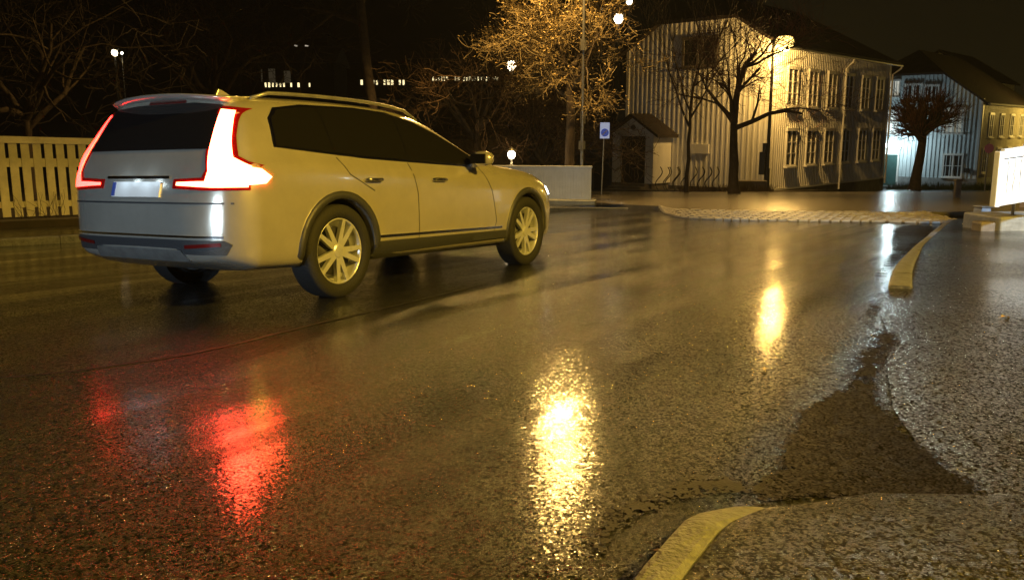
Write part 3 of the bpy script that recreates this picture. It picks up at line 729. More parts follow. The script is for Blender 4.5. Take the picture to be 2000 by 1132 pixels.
for z0, z1, d in ((.02, .15, -.02), (.70, .77, -.035), (.77, .83, -.02)):
    b = MB(); b.add([(.1, d-.02, z0), (1.25, d-.02, z0+rise*1.15), (1.25, d-.02, z1+rise*1.15), (.1, d-.02, z1), (.1, .03, z0), (1.25, .03, z0+rise*1.15), (1.25, .03, z1+rise*1.15), (.1, .03, z1)],
                    [(0, 1, 2, 3), (4, 7, 6, 5), (3, 2, 6, 7), (0, 4, 5, 1), (1, 5, 6, 2), (0, 3, 7, 4)]); b.build('rail', M['bfence'], F3)
# concrete base, handrail, box and stone under it
p = G(1952, 461); 
CB = empty('concrete_block', (p.x, p.y, p.z), R(8), 'pale greenish concrete block carrying the white fence at right', 'block')
b = MB(); b.box((0, 0, -.1), (1.6, .9, .29)); b.build('block', M['concrete'], CB, bevel=.03)
hp = at(1977, 422, p.y+.25)
HR = empty('handrail', (hp.x, hp.y, p.z+.29), R(8), 'dark steel handrail bent over at top before white fence', 'handrail')
b = MB(); b.tube([(0, 0, 0), (.02, 0, .55), (.05, 0, 1.02), (.09, 0, 1.10), (.16, .02, 1.15), (.6, .05, 1.22), (1.2, .1, 1.3)], .024, 10); b.tube([(1.2, .1, 0), (1.2, .1, 1.3)], .024, 10); b.build('rail', M['grey'], HR, True)
b = MB(); b.lathe([(.05, 0), (.05, .012), (.03, .02)], (0, 0, 0)); b.build('base_plate', M['grey'], HR)
p2 = G(1932, 452)
UB = empty('utility_box', (p2.x+.0, p2.y+.25, zg(p2.y)), R(8), 'small grey box standing between brown stone and concrete block', 'box')
b = MB(); b.box((-.02, 0, -.05), (.15, .22, .36)); b.build('cabinet', mat('grey_box', (.33, .36, .42), .45, var=.2, vscale=9), UB, bevel=.012)
b = MB(); b.box((-.03, -.015, .361), (.16, .235, .39)); b.build('lid', M['grey'], UB, bevel=.005)
p3 = G(1912, 462)
ST = empty('stone', (p3.x, p3.y, p3.z), R(6), 'low squared brown stone on pale footing left of fence', 'stone')
b = MB(); b.box((.02, .0, .05), (.26, .25, .22)); b.build('block', M['stone'], ST, bevel=.03)
b = MB(); b.box((-.02, -.04, -.05), (.32, .22, .048)); b.build('footing', M['kerb'], ST, bevel=.02)
# bollard
p = G(1868, 392); p = Vector((p.x, p.y, zg(p.y)+.1))
BO = empty('bollard', p, 0, 'short square stone bollard before the pale blue white house', 'bollard')
k = p.y/FPX
b = MB(); b.box((-5.5*k, -5.5*k, -.1), (5.5*k, 5.5*k, 31*k)); b.build('shaft', M['stone'], BO, bevel=.03)
b = MB(); b.box((-6.5*k, -6.5*k, 31*k+.001), (6.5*k, 6.5*k, 35*k)); b.build('cap', M['stone'], BO, bevel=.02)
# parking sign
p = at(1172, 372, 31)
SG = empty('parking_sign', (p.x+.05, 31, zg(31)+.1), 0, 'blue and white sign on thin post near the porch', 'sign')
s0 = at(1181, 255, 31); zc = s0.z-zg(31)-.1; k = 31/FPX; x0 = s0.x-p.x-.05
b = MB(); b.tube([(0, 0, -.1), (x0*.95, 0, zc+.3)], .025, 8); b.build('pole', M['grey'], SG)
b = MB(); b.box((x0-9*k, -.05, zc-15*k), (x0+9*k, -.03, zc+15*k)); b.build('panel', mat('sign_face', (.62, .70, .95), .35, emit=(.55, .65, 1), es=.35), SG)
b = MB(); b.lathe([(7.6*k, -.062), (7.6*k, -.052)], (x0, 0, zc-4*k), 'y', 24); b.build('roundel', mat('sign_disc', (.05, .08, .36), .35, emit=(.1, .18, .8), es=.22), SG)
b = MB(); b.tube([(x0-4.6*k, -.066, zc-8.6*k), (x0+4.6*k, -.066, zc+.6*k)], 1.0*k, 6); b.build('roundel_bar', M['sign_w'], SG)
# round sign by house 2
p = at(1931, 290, 41); k = 41/FPX
S2 = empty('round_sign', (p.x, 41, zg(41)), 0, 'round pinkish sign in front of the yellow side wall', 'sign')
b = MB(); b.tube([(0, 0, -.1), (0, 0, p.z-zg(41)+.3)], .03, 8); b.build('pole', M['grey'], S2)
b = MB(); b.lathe([(9*k, -.05), (9*k, -.03)], (0, 0, p.z-zg(41)), 'y', 24); b.build('panel', M['sign_p'], S2)
# wavy bicycle stands
def wavy():
    t = empty('bicycle_stand', (0, 0, 0), 0, None, 'bicycle stand', 'wavy bicycle stands by the house gable')
    for s_ in (0, .30):
        b = MB(); pts = [(s_+.11*math.sin(q*1.7+2.6)+.02*q, .02*q, q*.24) for q in [i*.4 for i in range(11)]]
        b.tube(pts, .021, 6); b.build('bar', M['black'], t, True)
    b = MB(); b.box((-.12, -.03, -.05), (.5, .03, .02)); b.build('base_bar', M['black'], t)
    return t
ws = wavy()
for i, px in enumerate((1284, 1302, 1319, 1352, 1366, 1380)):
    o = ws if i == 0 else copy_tree(ws)
    p = at(px, 363, 35.4); o.location = (p.x, 35.4, zg(35.4)+.1)
    o.rotation_euler = (0, 0, R(-20))
    o['label'] = ['wavy black bicycle stand nearest the porch', 'wavy black bicycle stand second from the porch', 'wavy black bicycle stand just left of the slim bare tree',
                  'wavy black bicycle stand just right of the slim bare tree', 'middle wavy stand between the two bare trees', 'wavy stand beside the thick forked tree'][i]
# low wall / planter at gable foot
p = at(1440, 372, 34.9)
b = MB(); b.box((0, 0, -.1), (1.15, .35, .42)); b.box((-.35, .05, -.1), (-.01, .3, .25))
o = b.build('low_wall', M['found'], bevel=.03); o.location = (p.x, 34.9, zg(34.9)+.1); o.rotation_euler = (0, 0, R(-10)); tag(o, 'low grey stone wall at foot of house corner beside lamp post', 'wall')

# ------------------------------------------------------------------ trees
def branchy(rng, tb, wb, p, d, ln, r, lev, maxlev, spread=.6, up=.15, tw=None, kids_=(3, 5), leaves=None, minr=.006, seg=4, wig=.18, shrink=.68):
    pts = [p]; rad = [r]; q = p.copy(); dd = d.copy()
    for i in range(seg):
        dd = (dd + Vector((rng.gauss(0, wig), rng.gauss(0, wig), rng.gauss(0, wig)+up*.3))).normalized()
        q = q+dd*(ln/seg); pts.append(q.copy()); rad.append(max(minr, r*(1-.55*(i+1)/seg)))
    (tb if lev <= 1 else wb).tube(pts, rad, 8 if lev == 0 else (5 if lev == 1 else 3), cap=False)
    if lev >= maxlev:
        if leaves is not None:
            for _ in range(leaves[1]):
                a = pts[rng.randint(1, seg)]+Vector((rng.gauss(0, .10), rng.gauss(0, .10), rng.gauss(0, .10))); s_ = leaves[2]*rng.uniform(.6, 1.4)
                u = Vector((rng.gauss(0, 1), rng.gauss(0, 1), rng.gauss(0, .6))).normalized(); v = u.orthogonal().normalized()
                v.rotate(Matrix.Rotation(rng.uniform(0, 6.28), 3, u))
                leaves[0].add([a, a+u*s_*.5+v*s_*.16, a+u*s_*1.2, a+u*s_*.5-v*s_*.16], [(0, 1, 2, 3)])
        return
    n = rng.randint(*kids_)
    for k in range(n):
        t = .35+.65*(k+rng.random())/n; j = min(seg, max(1, int(t*seg+.5))); b = pts[j]
        ax = dd.orthogonal().normalized(); ax.rotate(Matrix.Rotation(rng.uniform(0, 6.283), 3, dd))
        nd = dd.copy(); nd.rotate(Matrix.Rotation(rng.uniform(.5, 1.15)*spread*1.25, 3, ax)); nd = (nd+Vector((0, 0, up))).normalized()
        branchy(rng, tb, wb, b, nd, ln*rng.uniform(shrink-.1, shrink+.12), rad[j]*.62, lev+1, maxlev, spread, up, tw, kids_, leaves, minr, seg, wig, shrink)
def tree(base, label, seed, trunk_h, r, limbs, ln, maxlev, kids_=(3, 5), leaf=None, nleaf=3, ls=.08, tm='twig', spread=.7, up=.12, minr=.006, lean=(0, 0), limb_dirs=None, name='bare_tree', group=None, shrink=.68, cat='tree'):
    rng = random.Random(seed); t = empty(name, base, 0, label, cat, group); tb = MB(); wb = MB(); lb = MB() if leaf else None
    top_ = Vector((lean[0], lean[1], trunk_h)); pts = [Vector((0, 0, -.15)), Vector((0, 0, .12))]; rad = [r*1.5, r*1.15]
    for i in range(1, 6): pts.append(Vector((0, 0, .1)).lerp(top_, i/5)+Vector((rng.gauss(0, .02), rng.gauss(0, .02), 0))); rad.append(r*(1-.07*i))
    tb.tube(pts, rad, 10)
    for k in range(limbs):
        if limb_dirs: d, l2, h, rr_ = limb_dirs[k]; d = Vector(d).normalized()
        else:
            a = 6.283*k/limbs+rng.uniform(-.4, .4); e = rng.uniform(.5, 1.2); d = Vector((math.cos(a)*math.cos(e), math.sin(a)*math.cos(e), math.sin(e))); l2 = ln*rng.uniform(.8, 1.15); h = rng.uniform(.75, 1); rr_ = .6
        p = pts[1].lerp(pts[-1], h)
        branchy(rng, tb, wb, p, d, l2, r*rr_, 0, maxlev, spread, up, None, kids_, (lb, nleaf, ls) if leaf else None, minr, shrink=shrink)
    tb.build('trunk', M['bark'], t, True); wb.build('branches', M[tm], t)
    if leaf: lb.build('crown', M[leaf], t)
    return t
p = at(1341, 368, 33); tree((p.x, 33, zg(33)+.1), 'slim dark bare tree between the porch and bicycle stands', 11, 3.0, .085, 4, 2.3, 3, (3, 5), spread=.55, up=.3, minr=.009, lean=(.05, 0),
     limb_dirs=[((.02, 0, 1), 3.6, 1, .7), ((-.55, .1, 1), 2.7, .8, .55), ((.5, -.1, 1), 2.4, .9, .5), ((-.3, .3, 1), 2.4, 1, .5)])
p = at(1434, 366, 31.5); tree((p.x, 31.5, zg(31.5)+.1), 'thick forked bare tree standing before the lamplit house wall', 5, 2.5, .19, 5, 2.6, 4, (4, 5), spread=.75, up=.10, minr=.006, lean=(-.15, 0),
     tm='redtwig', limb_dirs=[((-.05, 0, 1), 2.6, 1, .75), ((1.1, -.1, .62), 2.6, .92, .5), ((-.8, .1, .9), 2.0, 1, .5), ((.6, .2, 1), 2.0, 1, .5), ((-.3, -.3, 1), 1.9, 1, .45)])
p = at(1786, 372, 46); tree((p.x, 46, zg(46)+.05), 'pollarded tree with thick dark trunk and brushy round crown', 9, 3.2, .27, 16, 1.25, 3, (4, 6), spread=.5, up=.12, minr=.009, tm='redtwig', lean=(.25, 0), name='pollard_tree', shrink=.72)
# golden tree under the tall lamp and its dark neighbours
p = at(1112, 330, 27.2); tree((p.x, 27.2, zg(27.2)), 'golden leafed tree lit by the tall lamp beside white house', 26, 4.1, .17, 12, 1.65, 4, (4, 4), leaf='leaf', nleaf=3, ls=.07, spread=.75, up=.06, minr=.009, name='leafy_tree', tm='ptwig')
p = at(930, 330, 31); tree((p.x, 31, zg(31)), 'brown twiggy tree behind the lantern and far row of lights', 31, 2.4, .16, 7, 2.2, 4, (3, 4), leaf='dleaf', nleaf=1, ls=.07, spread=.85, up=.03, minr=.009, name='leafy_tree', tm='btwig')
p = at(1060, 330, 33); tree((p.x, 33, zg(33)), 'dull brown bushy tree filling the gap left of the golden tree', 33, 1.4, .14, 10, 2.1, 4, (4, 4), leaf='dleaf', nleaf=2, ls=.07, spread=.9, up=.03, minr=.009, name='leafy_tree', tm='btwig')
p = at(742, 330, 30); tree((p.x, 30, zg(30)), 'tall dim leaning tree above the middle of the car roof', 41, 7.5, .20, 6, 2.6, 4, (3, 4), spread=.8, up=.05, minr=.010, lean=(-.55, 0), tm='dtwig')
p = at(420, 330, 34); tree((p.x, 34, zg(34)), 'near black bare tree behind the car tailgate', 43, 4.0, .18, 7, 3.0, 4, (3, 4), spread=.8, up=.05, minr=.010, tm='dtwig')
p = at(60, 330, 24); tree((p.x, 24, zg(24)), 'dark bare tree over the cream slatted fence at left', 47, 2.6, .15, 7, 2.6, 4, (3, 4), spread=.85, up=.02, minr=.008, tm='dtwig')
# dry plants in front of the left fence
rng = random.Random(8); b = MB()
for i in range(60):
    a = rng.uniform(1.6, 5.6); z = fz(a)
    base = Vector((a, -.12-rng.random()*.12, z-.05)); d = Vector((rng.gauss(0, .35), rng.gauss(0, .15), 1)).normalized(); pts = [base]; 
    for k in range(4): d = (d+Vector((rng.gauss(0, .3), rng.gauss(0, .15), rng.gauss(0, .1)))).normalized(); pts.append(pts[-1]+d*rng.uniform(.08, .17))
    b.tube(pts, [.005, .004, .0035, .003, .002], 3, cap=False)
o = b.build('dry_stems', M['twig']); o.location = F1.location; o.rotation_euler = F1.rotation_euler; tag(o, kind='stuff', label='thin dry bramble stems growing against the slatted fence', cat='plant')
b = MB()
for i in range(500):
    x, y = rng.uniform(-.2, 3.4), rng.gauss(0, .18); h = rng.uniform(.08, .35); e = rng.gauss(0, .1)
    b.add([(x, y, 0), (x+.03, y, 0), (x+e, y+rng.gauss(0, .06), h)], [(0, 1, 2)])
p = at(1350, 372, 34.6)
o = b.build('tufted_plants', M['dleaf']); o.location = (p.x-.3, 34.4, zg(34.4)+.12); o.rotation_euler = (0, 0, R(-8)); tag(o, kind='stuff', label='low dry plants at foot of the trees and bicycle stands', cat='plant')
b = MB()
for i in range(1600):
    x, y = rng.uniform(0, 9), rng.gauss(0, .35); h = rng.uniform(.1, .5); e = rng.gauss(0, .12)
    b.add([(x, y, 0), (x+.05, y, 0), (x+e, y+rng.gauss(0, .06), h)], [(0, 1, 2)])
p = at(1735, 375, 48.5)
o = b.build('tufted_plants', mat('green_grass', (.05, .09, .04), .7, var=.4)); o.location = (p.x, 48.5, zg(48.5)+.0); tag(o, kind='stuff', label='green tufts of grass at foot of pale house wall', cat='plant')

# ------------------------------------------------------------------ the car
Wt = [(0,.42),(.012,.56),(.03,.67),(.06,.765),(.09,.815),(.13,.86),(.18,.895),(.24,.92),(.3,.935),(.6,.945),(1.1,.95),(3.8,.95),(4.3,.935),(4.6,.89),(4.78,.82),(4.88,.72),(4.94,.56)]
ZB = [(0,.42),(.06,.34),(.3,.26),(.8,.24),(4.4,.22),(4.8,.24),(4.94,.34)]
ZR = [(0,.76),(.02,.84),(.05,.95),(.08,1.05),(.12,1.14),(.20,1.29),(.27,1.41),(.33,1.49),(.40,1.515),(.6,1.535),(1.1,1.55),(1.6,1.555),(2.1,1.545),(2.4,1.515),(2.65,1.455),(2.95,1.335),(3.2,1.215),(3.42,1.115),(3.6,1.065),(3.9,1.045),(4.3,1.00),(4.6,.925),(4.8,.83),(4.9,.72),(4.94,.60)]
BT = [(0,.66),(.02,.76),(.05,.88),(.09,.97),(.16,1.02),(.3,1.05),(.6,1.065),(1.1,1.06),(2,1.025),(3,.985),(3.6,.975),(3.9,.965),(4.3,.93),(4.6,.86),(4.8,.77),(4.94,.54)]
WRt = [(0,.36),(.03,.58),(.06,.66),(.09,.70),(.12,.72),(.20,.68),(.3,.645),(.5,.65),(1.1,.665),(2,.67),(2.4,.66),(2.8,.67),(3.15,.72),(3.5,.80),(4.3,.78),(4.6,.74),(4.8,.66),(4.94,.42)]
def ring(x):
    W, zb, zr, bt, wr = lin(Wt, x), lin(ZB, x), lin(ZR, x), lin(BT, x), lin(WRt, x)
    bt = min(bt, zr-.05); m = zb+(bt-zb)*.5
    gh = zr-bt
    return [(0, zb), (.6*W, zb), (.93*W, zb+.02), (.985*W, zb+.10), (W, m), (.995*W, bt-.13 if bt-.13 > m else m+.02), (.965*W, bt-.03), (.925*W, bt+.012),
            (wr+(.925*W-wr)*.52+.012, bt+gh*.5), (wr+.015, zr-min(.07, gh*.3)), (wr-.07, zr-min(.022, gh*.1)), (.5*wr, zr-.004), (0, zr)]
sx = [0, .012, .03, .06, .09, .13, .18, .24, .30, .35, .42, .52, .64, .8, .95, 1.15, 1.4, 1.7, 2.0, 2.3, 2.55, 2.8, 3.0, 3.2, 3.4, 3.6, 3.75, 3.9, 4.1, 4.3, 4.5, 4.65, 4.76, 4.84, 4.9, 4.93, 4.94]
def body_mesh():
    b = MB(); rings = []
    for x in sx:
        h = ring(x); full = [(-y, z) for y, z in h]+[(y, z) for y, z in h[-2:0:-1]]; rings.append(full)
        b.v += [Vector((x, y, z)) for y, z in full]
    k = len(rings[0]); 
    for i in range(len(sx)-1):
        for j in range(k): b.f.append((i*k+j, i*k+(j+1) % k, (i+1)*k+(j+1) % k, (i+1)*k+j))
    # end caps as strips left-right
    for s_ in (0, len(sx)-1):
        o = s_*k; h = k//2
        for j in range(h): 
            a, c = j, (k-j) % k; a2, c2 = j+1, (k-j-1) % k
            f = [o+a, o+a2, o+c2, o+c]; f = list(dict.fromkeys(f))
            if len(f) > 2: b.f.append(tuple(f))
    return b
RX, FX, WZ, WR_ = 1.12, 4.06, .36, .36
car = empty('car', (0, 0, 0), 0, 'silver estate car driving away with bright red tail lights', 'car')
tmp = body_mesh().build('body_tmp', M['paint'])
mo = tmp.modifiers.new('s', 'SUBSURF'); mo.levels = 2; mo.render_levels = 2
dg = bpy.context.evaluated_depsgraph_get()
full = bpy.data.meshes.new_from_object(tmp.evaluated_get(dg))
bmf = bmesh.new(); bmf.from_mesh(full); BV = BVHTree.FromBMesh(bmf)
cu = MB()
for x in (RX, FX):
    for s_ in (-1, 1):
        cu.lathe([(.405, 0), (.405, .6)], (x, .52 if s_ > 0 else -1.12, WZ), 'y', 40)
cut = cu.build('cut', M['paint'])
mb_ = tmp.modifiers.new('b', 'BOOLEAN'); mb_.operation = 'DIFFERENCE'; mb_.object = cut; mb_.solver = 'EXACT'
dg = bpy.context.evaluated_depsgraph_get(); dg.update()
bodyme = bpy.data.meshes.new_from_object(tmp.evaluated_get(dg)); bodyme.name = 'body'
for p_ in bodyme.polygons: p_.use_smooth = True
try: bodyme.set_sharp_from_angle(angle=R(40))
except Exception: pass
body = bpy.data.objects.new('body', bodyme); COL.objects.link(body); body.parent = car
bpy.data.objects.remove(tmp); bpy.data.objects.remove(cut)
def panel(name, poly, m, view, parent, off=.004, step=.05, side=1, thick=.02):
    """outline in a side (x,z), rear/front (y,z) or top (x,y) view laid on the body surface"""
    bm = bmesh.new(); bm.faces.new([bm.verts.new((p[0], p[1], 0)) for p in poly])
    for ax in (0, 1):
        lo = min(p[ax] for p in poly); hi = max(p[ax] for p in poly); q = lo+step*.97
        while q < hi:
            no = (1, 0, 0) if ax == 0 else (0, 1, 0); co = (q, 0, 0) if ax == 0 else (0, q, 0)
            bmesh.ops.bisect_plane(bm, geom=bm.verts[:]+bm.edges[:]+bm.faces[:], plane_co=co, plane_no=no, dist=1e-6); q += step
    bmesh.ops.triangulate(bm, faces=[f for f in bm.faces if len(f.verts) > 4])
    D = {'side': Vector((0, -side, 0)), 'rear': Vector((1, 0, 0)), 'front': Vector((-1, 0, 0)), 'top': Vector((0, 0, -1))}[view]
    outw = []; vs = list(bm.verts)
    for v in vs:
        a, c = v.co.x, v.co.y
        o = Vector((a, 3*side, c)) if view == 'side' else Vector((-3, a, c)) if view == 'rear' else Vector((8, a, c)) if view == 'front' else Vector((a, c, 4))
        hit = BV.ray_cast(o, D)
        if hit[0] is None:
            hit = BV.find_nearest(o+D*(3 if view != 'top' else 2.5))
        nrm = hit[1]
        if nrm.dot(D) > 0: nrm = -nrm
        v.co = hit[0]+nrm*off; outw.append(nrm)
    be = [e for e in bm.edges if e.is_boundary]; idx = {v: n for v, n in zip(vs, outw)}
    r = bmesh.ops.extrude_edge_only(bm, edges=be)
    nv = [g for g in r['geom'] if isinstance(g, bmesh.types.BMVert)]
    for v in nv:
        near = min((e.other_vert(v) for e in v.link_edges if e.other_vert(v) in idx), key=lambda q: (q.co-v.co).length, default=None)
        if near: v.co = near.co-idx[near]*thick
    bmesh.ops.recalc_face_normals(bm, faces=bm.faces)
    me = bpy.data.meshes.new(name); bm.to_mesh(me); bm.free(); me.materials.append(m)
    for f in me.polygons: f.use_smooth = True
    try: me.set_sharp_from_angle(angle=R(40))
    except Exception: pass
    o = bpy.data.objects.new(name, me); COL.objects.link(o); o.parent = parent
    return o
def rnd2(pts, n=3, closed=True): 
    return [(p.x, p.y) for p in sm([Vector(p) for p in pts], n)]
DLO = [(.55,1.15),(.60,1.34),(.70,1.415),(1.0,1.455),(1.6,1.47),(2.0,1.458),(2.35,1.405),(2.65,1.325),(2.92,1.225),(3.18,1.105),(3.26,1.055),(3.0,1.045),(2.3,1.065),(1.5,1.09),(1.0,1.12)]
for s_ in (-1, 1):
    big = [(x+(.0), z) for x, z in DLO]
    cx, cz = 1.9, 1.26
    panel('window_trim', [(cx+(x-cx)*1.018, cz+(z-cz)*1.10) for x, z in DLO], M['chrome'], 'side', car, .004, side=s_)
    def clipx(x0, x1):
        out = []; P = DLO; n = len(P)
        for i in range(n):
            a, c = P[i], P[(i+1) % n]
            for X in (None,):
                if x0 <= a[0] <= x1: out.append(a)
            cr = []
            for X in (x0, x1):
                if (a[0]-X)*(c[0]-X) < 0: t_ = (X-a[0])/(c[0]-a[0]); cr.append((t_, (X, a[1]+(c[1]-a[1])*t_)))
            out += [q[1] for q in sorted(cr)]
        return out
    panel('pillar_trim', DLO, M['carglass'], 'side', car, .008, side=s_)
    for x0, x1 in ((.50, 1.08), (1.13, 1.98), (2.06, 3.4)):
        panel('window', clipx(x0, x1), M['carglass'], 'side', car, .012, side=s_)
    # seams, cladding
    def seam_(pts, wd=.008):
        P = [Vector(p) for p in pts]; L_ = []; Rr = []
        for i, p_ in enumerate(P):
            d = (P[min(i+1, len(P)-1)]-P[max(i-1, 0)]).normalized(); nn = Vector((d.y, -d.x))*wd/2; L_.append(p_+nn); Rr.append(p_-nn)
        return [(q.x, q.y) for q in L_+Rr[::-1]]
    panel('door_gap', seam_([(1.52,.82),(1.24,.95),(1.14,1.08)], .009), M['plastic'], 'side', car, .002, .06, s_)
    panel('door_gap', seam_([(2.04,1.05),(2.10,.8),(2.12,.40)], .009), M['plastic'], 'side', car, .002, .06, s_)
    panel('door_gap', seam_([(3.18,1.03),(3.32,.8),(3.40,.5),(3.36,.40)], .009), M['plastic'], 'side', car, .002, .06, s_)
    panel('sill_cladding', [(1.50,.27),(3.62,.25),(3.60,.40),(1.53,.41)], M['plastic'], 'side', car, .012, .08, s_)
    panel('door_moulding', [(1.58,.44),(3.5,.425),(3.5,.445),(1.58,.46)], M['chrome'], 'side', car, .010, .1, s_)
    for x in (RX, FX):   # arch cladding
        o_ = []; i_ = []
        for k in range(19):
            a = math.pi*(-.06+1.12*k/18); o_.append((x+.465*math.cos(a), WZ+.465*math.sin(a))); i_.append((x+.408*math.cos(a), WZ+.408*math.sin(a)))
        b = MB()
        n_ = len(o_)
        for (a_, c_) in zip(o_, i_):
            h_ = BV.ray_cast(Vector((a_[0], 3*s_, a_[1])), Vector((0, -s_, 0)))[0]; y_ = h_.y if h_ else .93*s_
            h2 = BV.ray_cast(Vector((c_[0], 3*s_, c_[1])), Vector((0, -s_, 0)))[0]; y2 = h2.y if h2 else .93*s_
            b.v += [Vector((a_[0], y_-s_*.01, a_[1])), Vector((a_[0], y_+s_*.012, a_[1])), Vector((c_[0], y2+s_*.016, c_[1])), Vector((c_[0], y2-s_*.12, c_[1]))]
        for k in range(n_-1):
            for j in range(3): b.f.append((k*4+j, (k+1)*4+j, (k+1)*4+j+1, k*4+j+1))
        b.build('wheel_arch', M['plastic'], car, True)
    # handles, mirror, rail
    for x in (1.50, 2.42):
        hz_ = .905; h_ = BV.ray_cast(Vector((x, 3*s_, hz_)), Vector((0, -s_, 0)))[0]; y_ = h_.y
        b = MB(); b.tube([(x-.10, y_-s_*.005, hz_), (x-.08, y_+s_*.035, hz_+.005), (x+.08, y_+s_*.035, hz_+.003), (x+.11, y_-s_*.005, hz_-.003)], [.012, .014, .014, .012], 8); b.build('door_handle', M['chrome'], car, True)
    mi = MB(); mi.add([], []); 
    c_ = Vector((3.02, s_*1.02, 1.10))
    mi.lathe([(.001, -.115), (.06, -.10), (.085, -.04), (.088, .03), (.07, .09), (.001, .12)], (0, 0, 0), 'y', 14)
    mi.v = [Vector((c_.x+v.x*.85, c_.y+v.y, c_.z+v.z*.85)) for v in mi.v]
    mi.tube([(3.06, s_*.86, 1.03), (3.04, s_*.95, 1.06)], .03, 8); mo_ = mi.build('mirror', M['paint'], car, True)
    g = MB(); g.box((c_.x-.085, min(c_.y-s_*.08, c_.y+s_*.08), c_.z-.045), (c_.x-.068, max(c_.y-s_*.08, c_.y+s_*.08), c_.z+.045)); g.build('mirror_glass', M['carglass'], mo_)
    pts = []
    for i in range(12):
        x = .55+2.0*i/11; h_ = BV.ray_cast(Vector((x, s_*.60, 4)), Vector((0, 0, -1)))[0]; pts.append(h_+Vector((0, 0, .045 if 0 < i < 11 else .005)))
    b = MB(); b.tube(pts, .014, 8); b.build('roof_rail', M['grey'], car, True)
    # wheels
    for x in (RX, FX):
        wr = MB(); y0 = .70*s_; yo = .935*s_
        def L(prof, nm, mm, par, n=48):
            b = MB(); b.lathe([(r, yo-s_*d) for r, d in prof], (x, 0, WZ), 'y', n, caps=nm == 'brake_disc'); return b.build(nm, mm, par, True)
        wh = L([(.36, .20), (.362, .03), (.35, .008), (.30, .0), (.262, .012), (.255, .03), (.255, .2)], 'wheel', M['tyre'], car)
        L([(.256, .028), (.252, .02), (.243, .028), (.235, .06), (.228, .2), (.001, .21)], 'rim', M['alloy'], wh)
        L([(.19, .085), (.19, .10), (.06, .10), (.06, .085)], 'brake_disc', M['disc'], wh)
        sp_ = MB()
        for k in range(10):
            a = 2*math.pi*k/10+.15+(0.09 if k % 2 else -.09)
            ca_, sa = math.cos(a), math.sin(a)
            for r0, r1, w0, w1 in ((.045, .248, .024, .017),):
                P = []
                for r, w_, d in ((r0, w0, .035), (r1, w1, .025)):
                    for sd in (-1, 1):
                        P.append((x+ca_*r-sa*w_*sd, yo-s_*d, WZ+sa*r+ca_*w_*sd)); P.append((x+ca_*r-sa*w_*sd*.9, yo-s_*(d+.035), WZ+sa*r+ca_*w_*sd*.9))
                sp_.add(P, [(0, 2, 6, 4), (1, 5, 7, 3), (0, 4, 5, 1), (2, 3, 7, 6), (0, 1, 3, 2), (4, 6, 7, 5)])
        sp_.lathe([(.058, yo-s_*.07), (.058, yo-s_*.035), (.045, yo-s_*.028), (.001, yo-s_*.026)], (x, 0, WZ), 'y', 20)
        sp_.build('spokes', M['alloy'], wh)
# inside of arches / floor
for x in (RX, FX):
    b = MB()
    for k in range(15):
        a = math.pi*k/14; b.v += [Vector((x+.404*math.cos(a), y_, WZ+.404*math.sin(a))) for y_ in (-.88, -.5, .5, .88)]
    for k in range(14):
        for j in range(3): b.f.append((k*4+j, k*4+j+1, (k+1)*4+j+1, (k+1)*4+j))
    b.build('wheel_housing', M['tyre'], car, True)
b = MB(); b.lathe([(.12, -.7), (.06, -.69), (.05, .69), (.12, .7)], (RX, 0, WZ), 'y', 12); b.build('axle', M['plastic'], car)
# glass front and rear
panel('rear_window', [(-.67,1.12),(.67,1.12),(.625,1.32),(.59,1.43),(.3,1.455),(-.3,1.455),(-.59,1.43),(-.625,1.32)], M['carglass'], 'rear', car, .006, .06)
panel('windscreen', [(-.70,1.10),(.70,1.10),(.62,1.43),(.3,1.47),(-.3,1.47),(-.62,1.43)], M['carglass'], 'front', car, .006, .07)
# spoiler
b = MB(); pr = []
for y in [i*.61/8 for i in range(-8, 9)]:
    e = abs(y)/.61; xb = .21+.09*e**3; dz = .035*e*e
    b.v += [Vector((xb, y, 1.512-dz)), Vector((xb+.004, y, 1.524-dz)), Vector((.55, y, 1.536-dz*.9)), Vector((.36, y, 1.47-dz))]
for i in range(16):
    for j in range(4): b.f.append((i*4+j, (i+1)*4+j, (i+1)*4+(j+1) % 4, i*4+(j+1) % 4))
b.f += [(0, 1, 2, 3), (64, 67, 66, 65)]
b.build('spoiler', M['paint'], car, True)
b = MB(); b.prism([(.75, 1.535), (.98, 1.54), (.82, 1.605), (.79, 1.61)], -.012, .012, 'y'); b.build('roof_antenna', M['paint'], car, bevel=.004)
# rear lamps
for s_, mm in ((-1, 'tail_hot'), (1, 'tail')):
    lt = panel('tail_light', [(s_*y, z) for y, z in ((.60,1.395),(.68,1.385),(.755,1.20),(.815,1.06),(.895,1.00),(.905,.86),(.74,.858),(.42,.872),(.42,.892),(.68,.90),(.70,.97),(.67,1.08),(.63,1.24))], M[mm], 'rear', car, .010, .035)
    panel('tail_light', [(.10,.865),(.36,.885),(.42,.93),(.34,.985),(.17,1.005),(.10,.99)] if s_ < 0 else [(.10,.865),(.30,.885),(.36,.93),(.17,1.005),(.10,.99)], M[mm], 'side', car, .009, .04, s_)
    panel('tail_lens', [(s_*y, z) for y, z in ((.575,1.425),(.69,1.41),(.768,1.21),(.83,1.07),(.905,1.01),(.912,.84),(.74,.835),(.38,.85),(.38,.915),(.65,.925),(.675,.98),(.64,1.08),(.60,1.24))], M['lens'], 'rear', car, .005, .035)
    panel('reflector', [(s_*y, z) for y, z in ((.50,.44),(.78,.46),(.78,.485),(.50,.465))], M['tail_off'], 'rear', car, .012, .05)
panel('high_brake_light', [(-.2,1.462),(.2,1.462),(.2,1.472),(-.2,1.472)], M['tail_off'], 'rear', car, .006, .06)
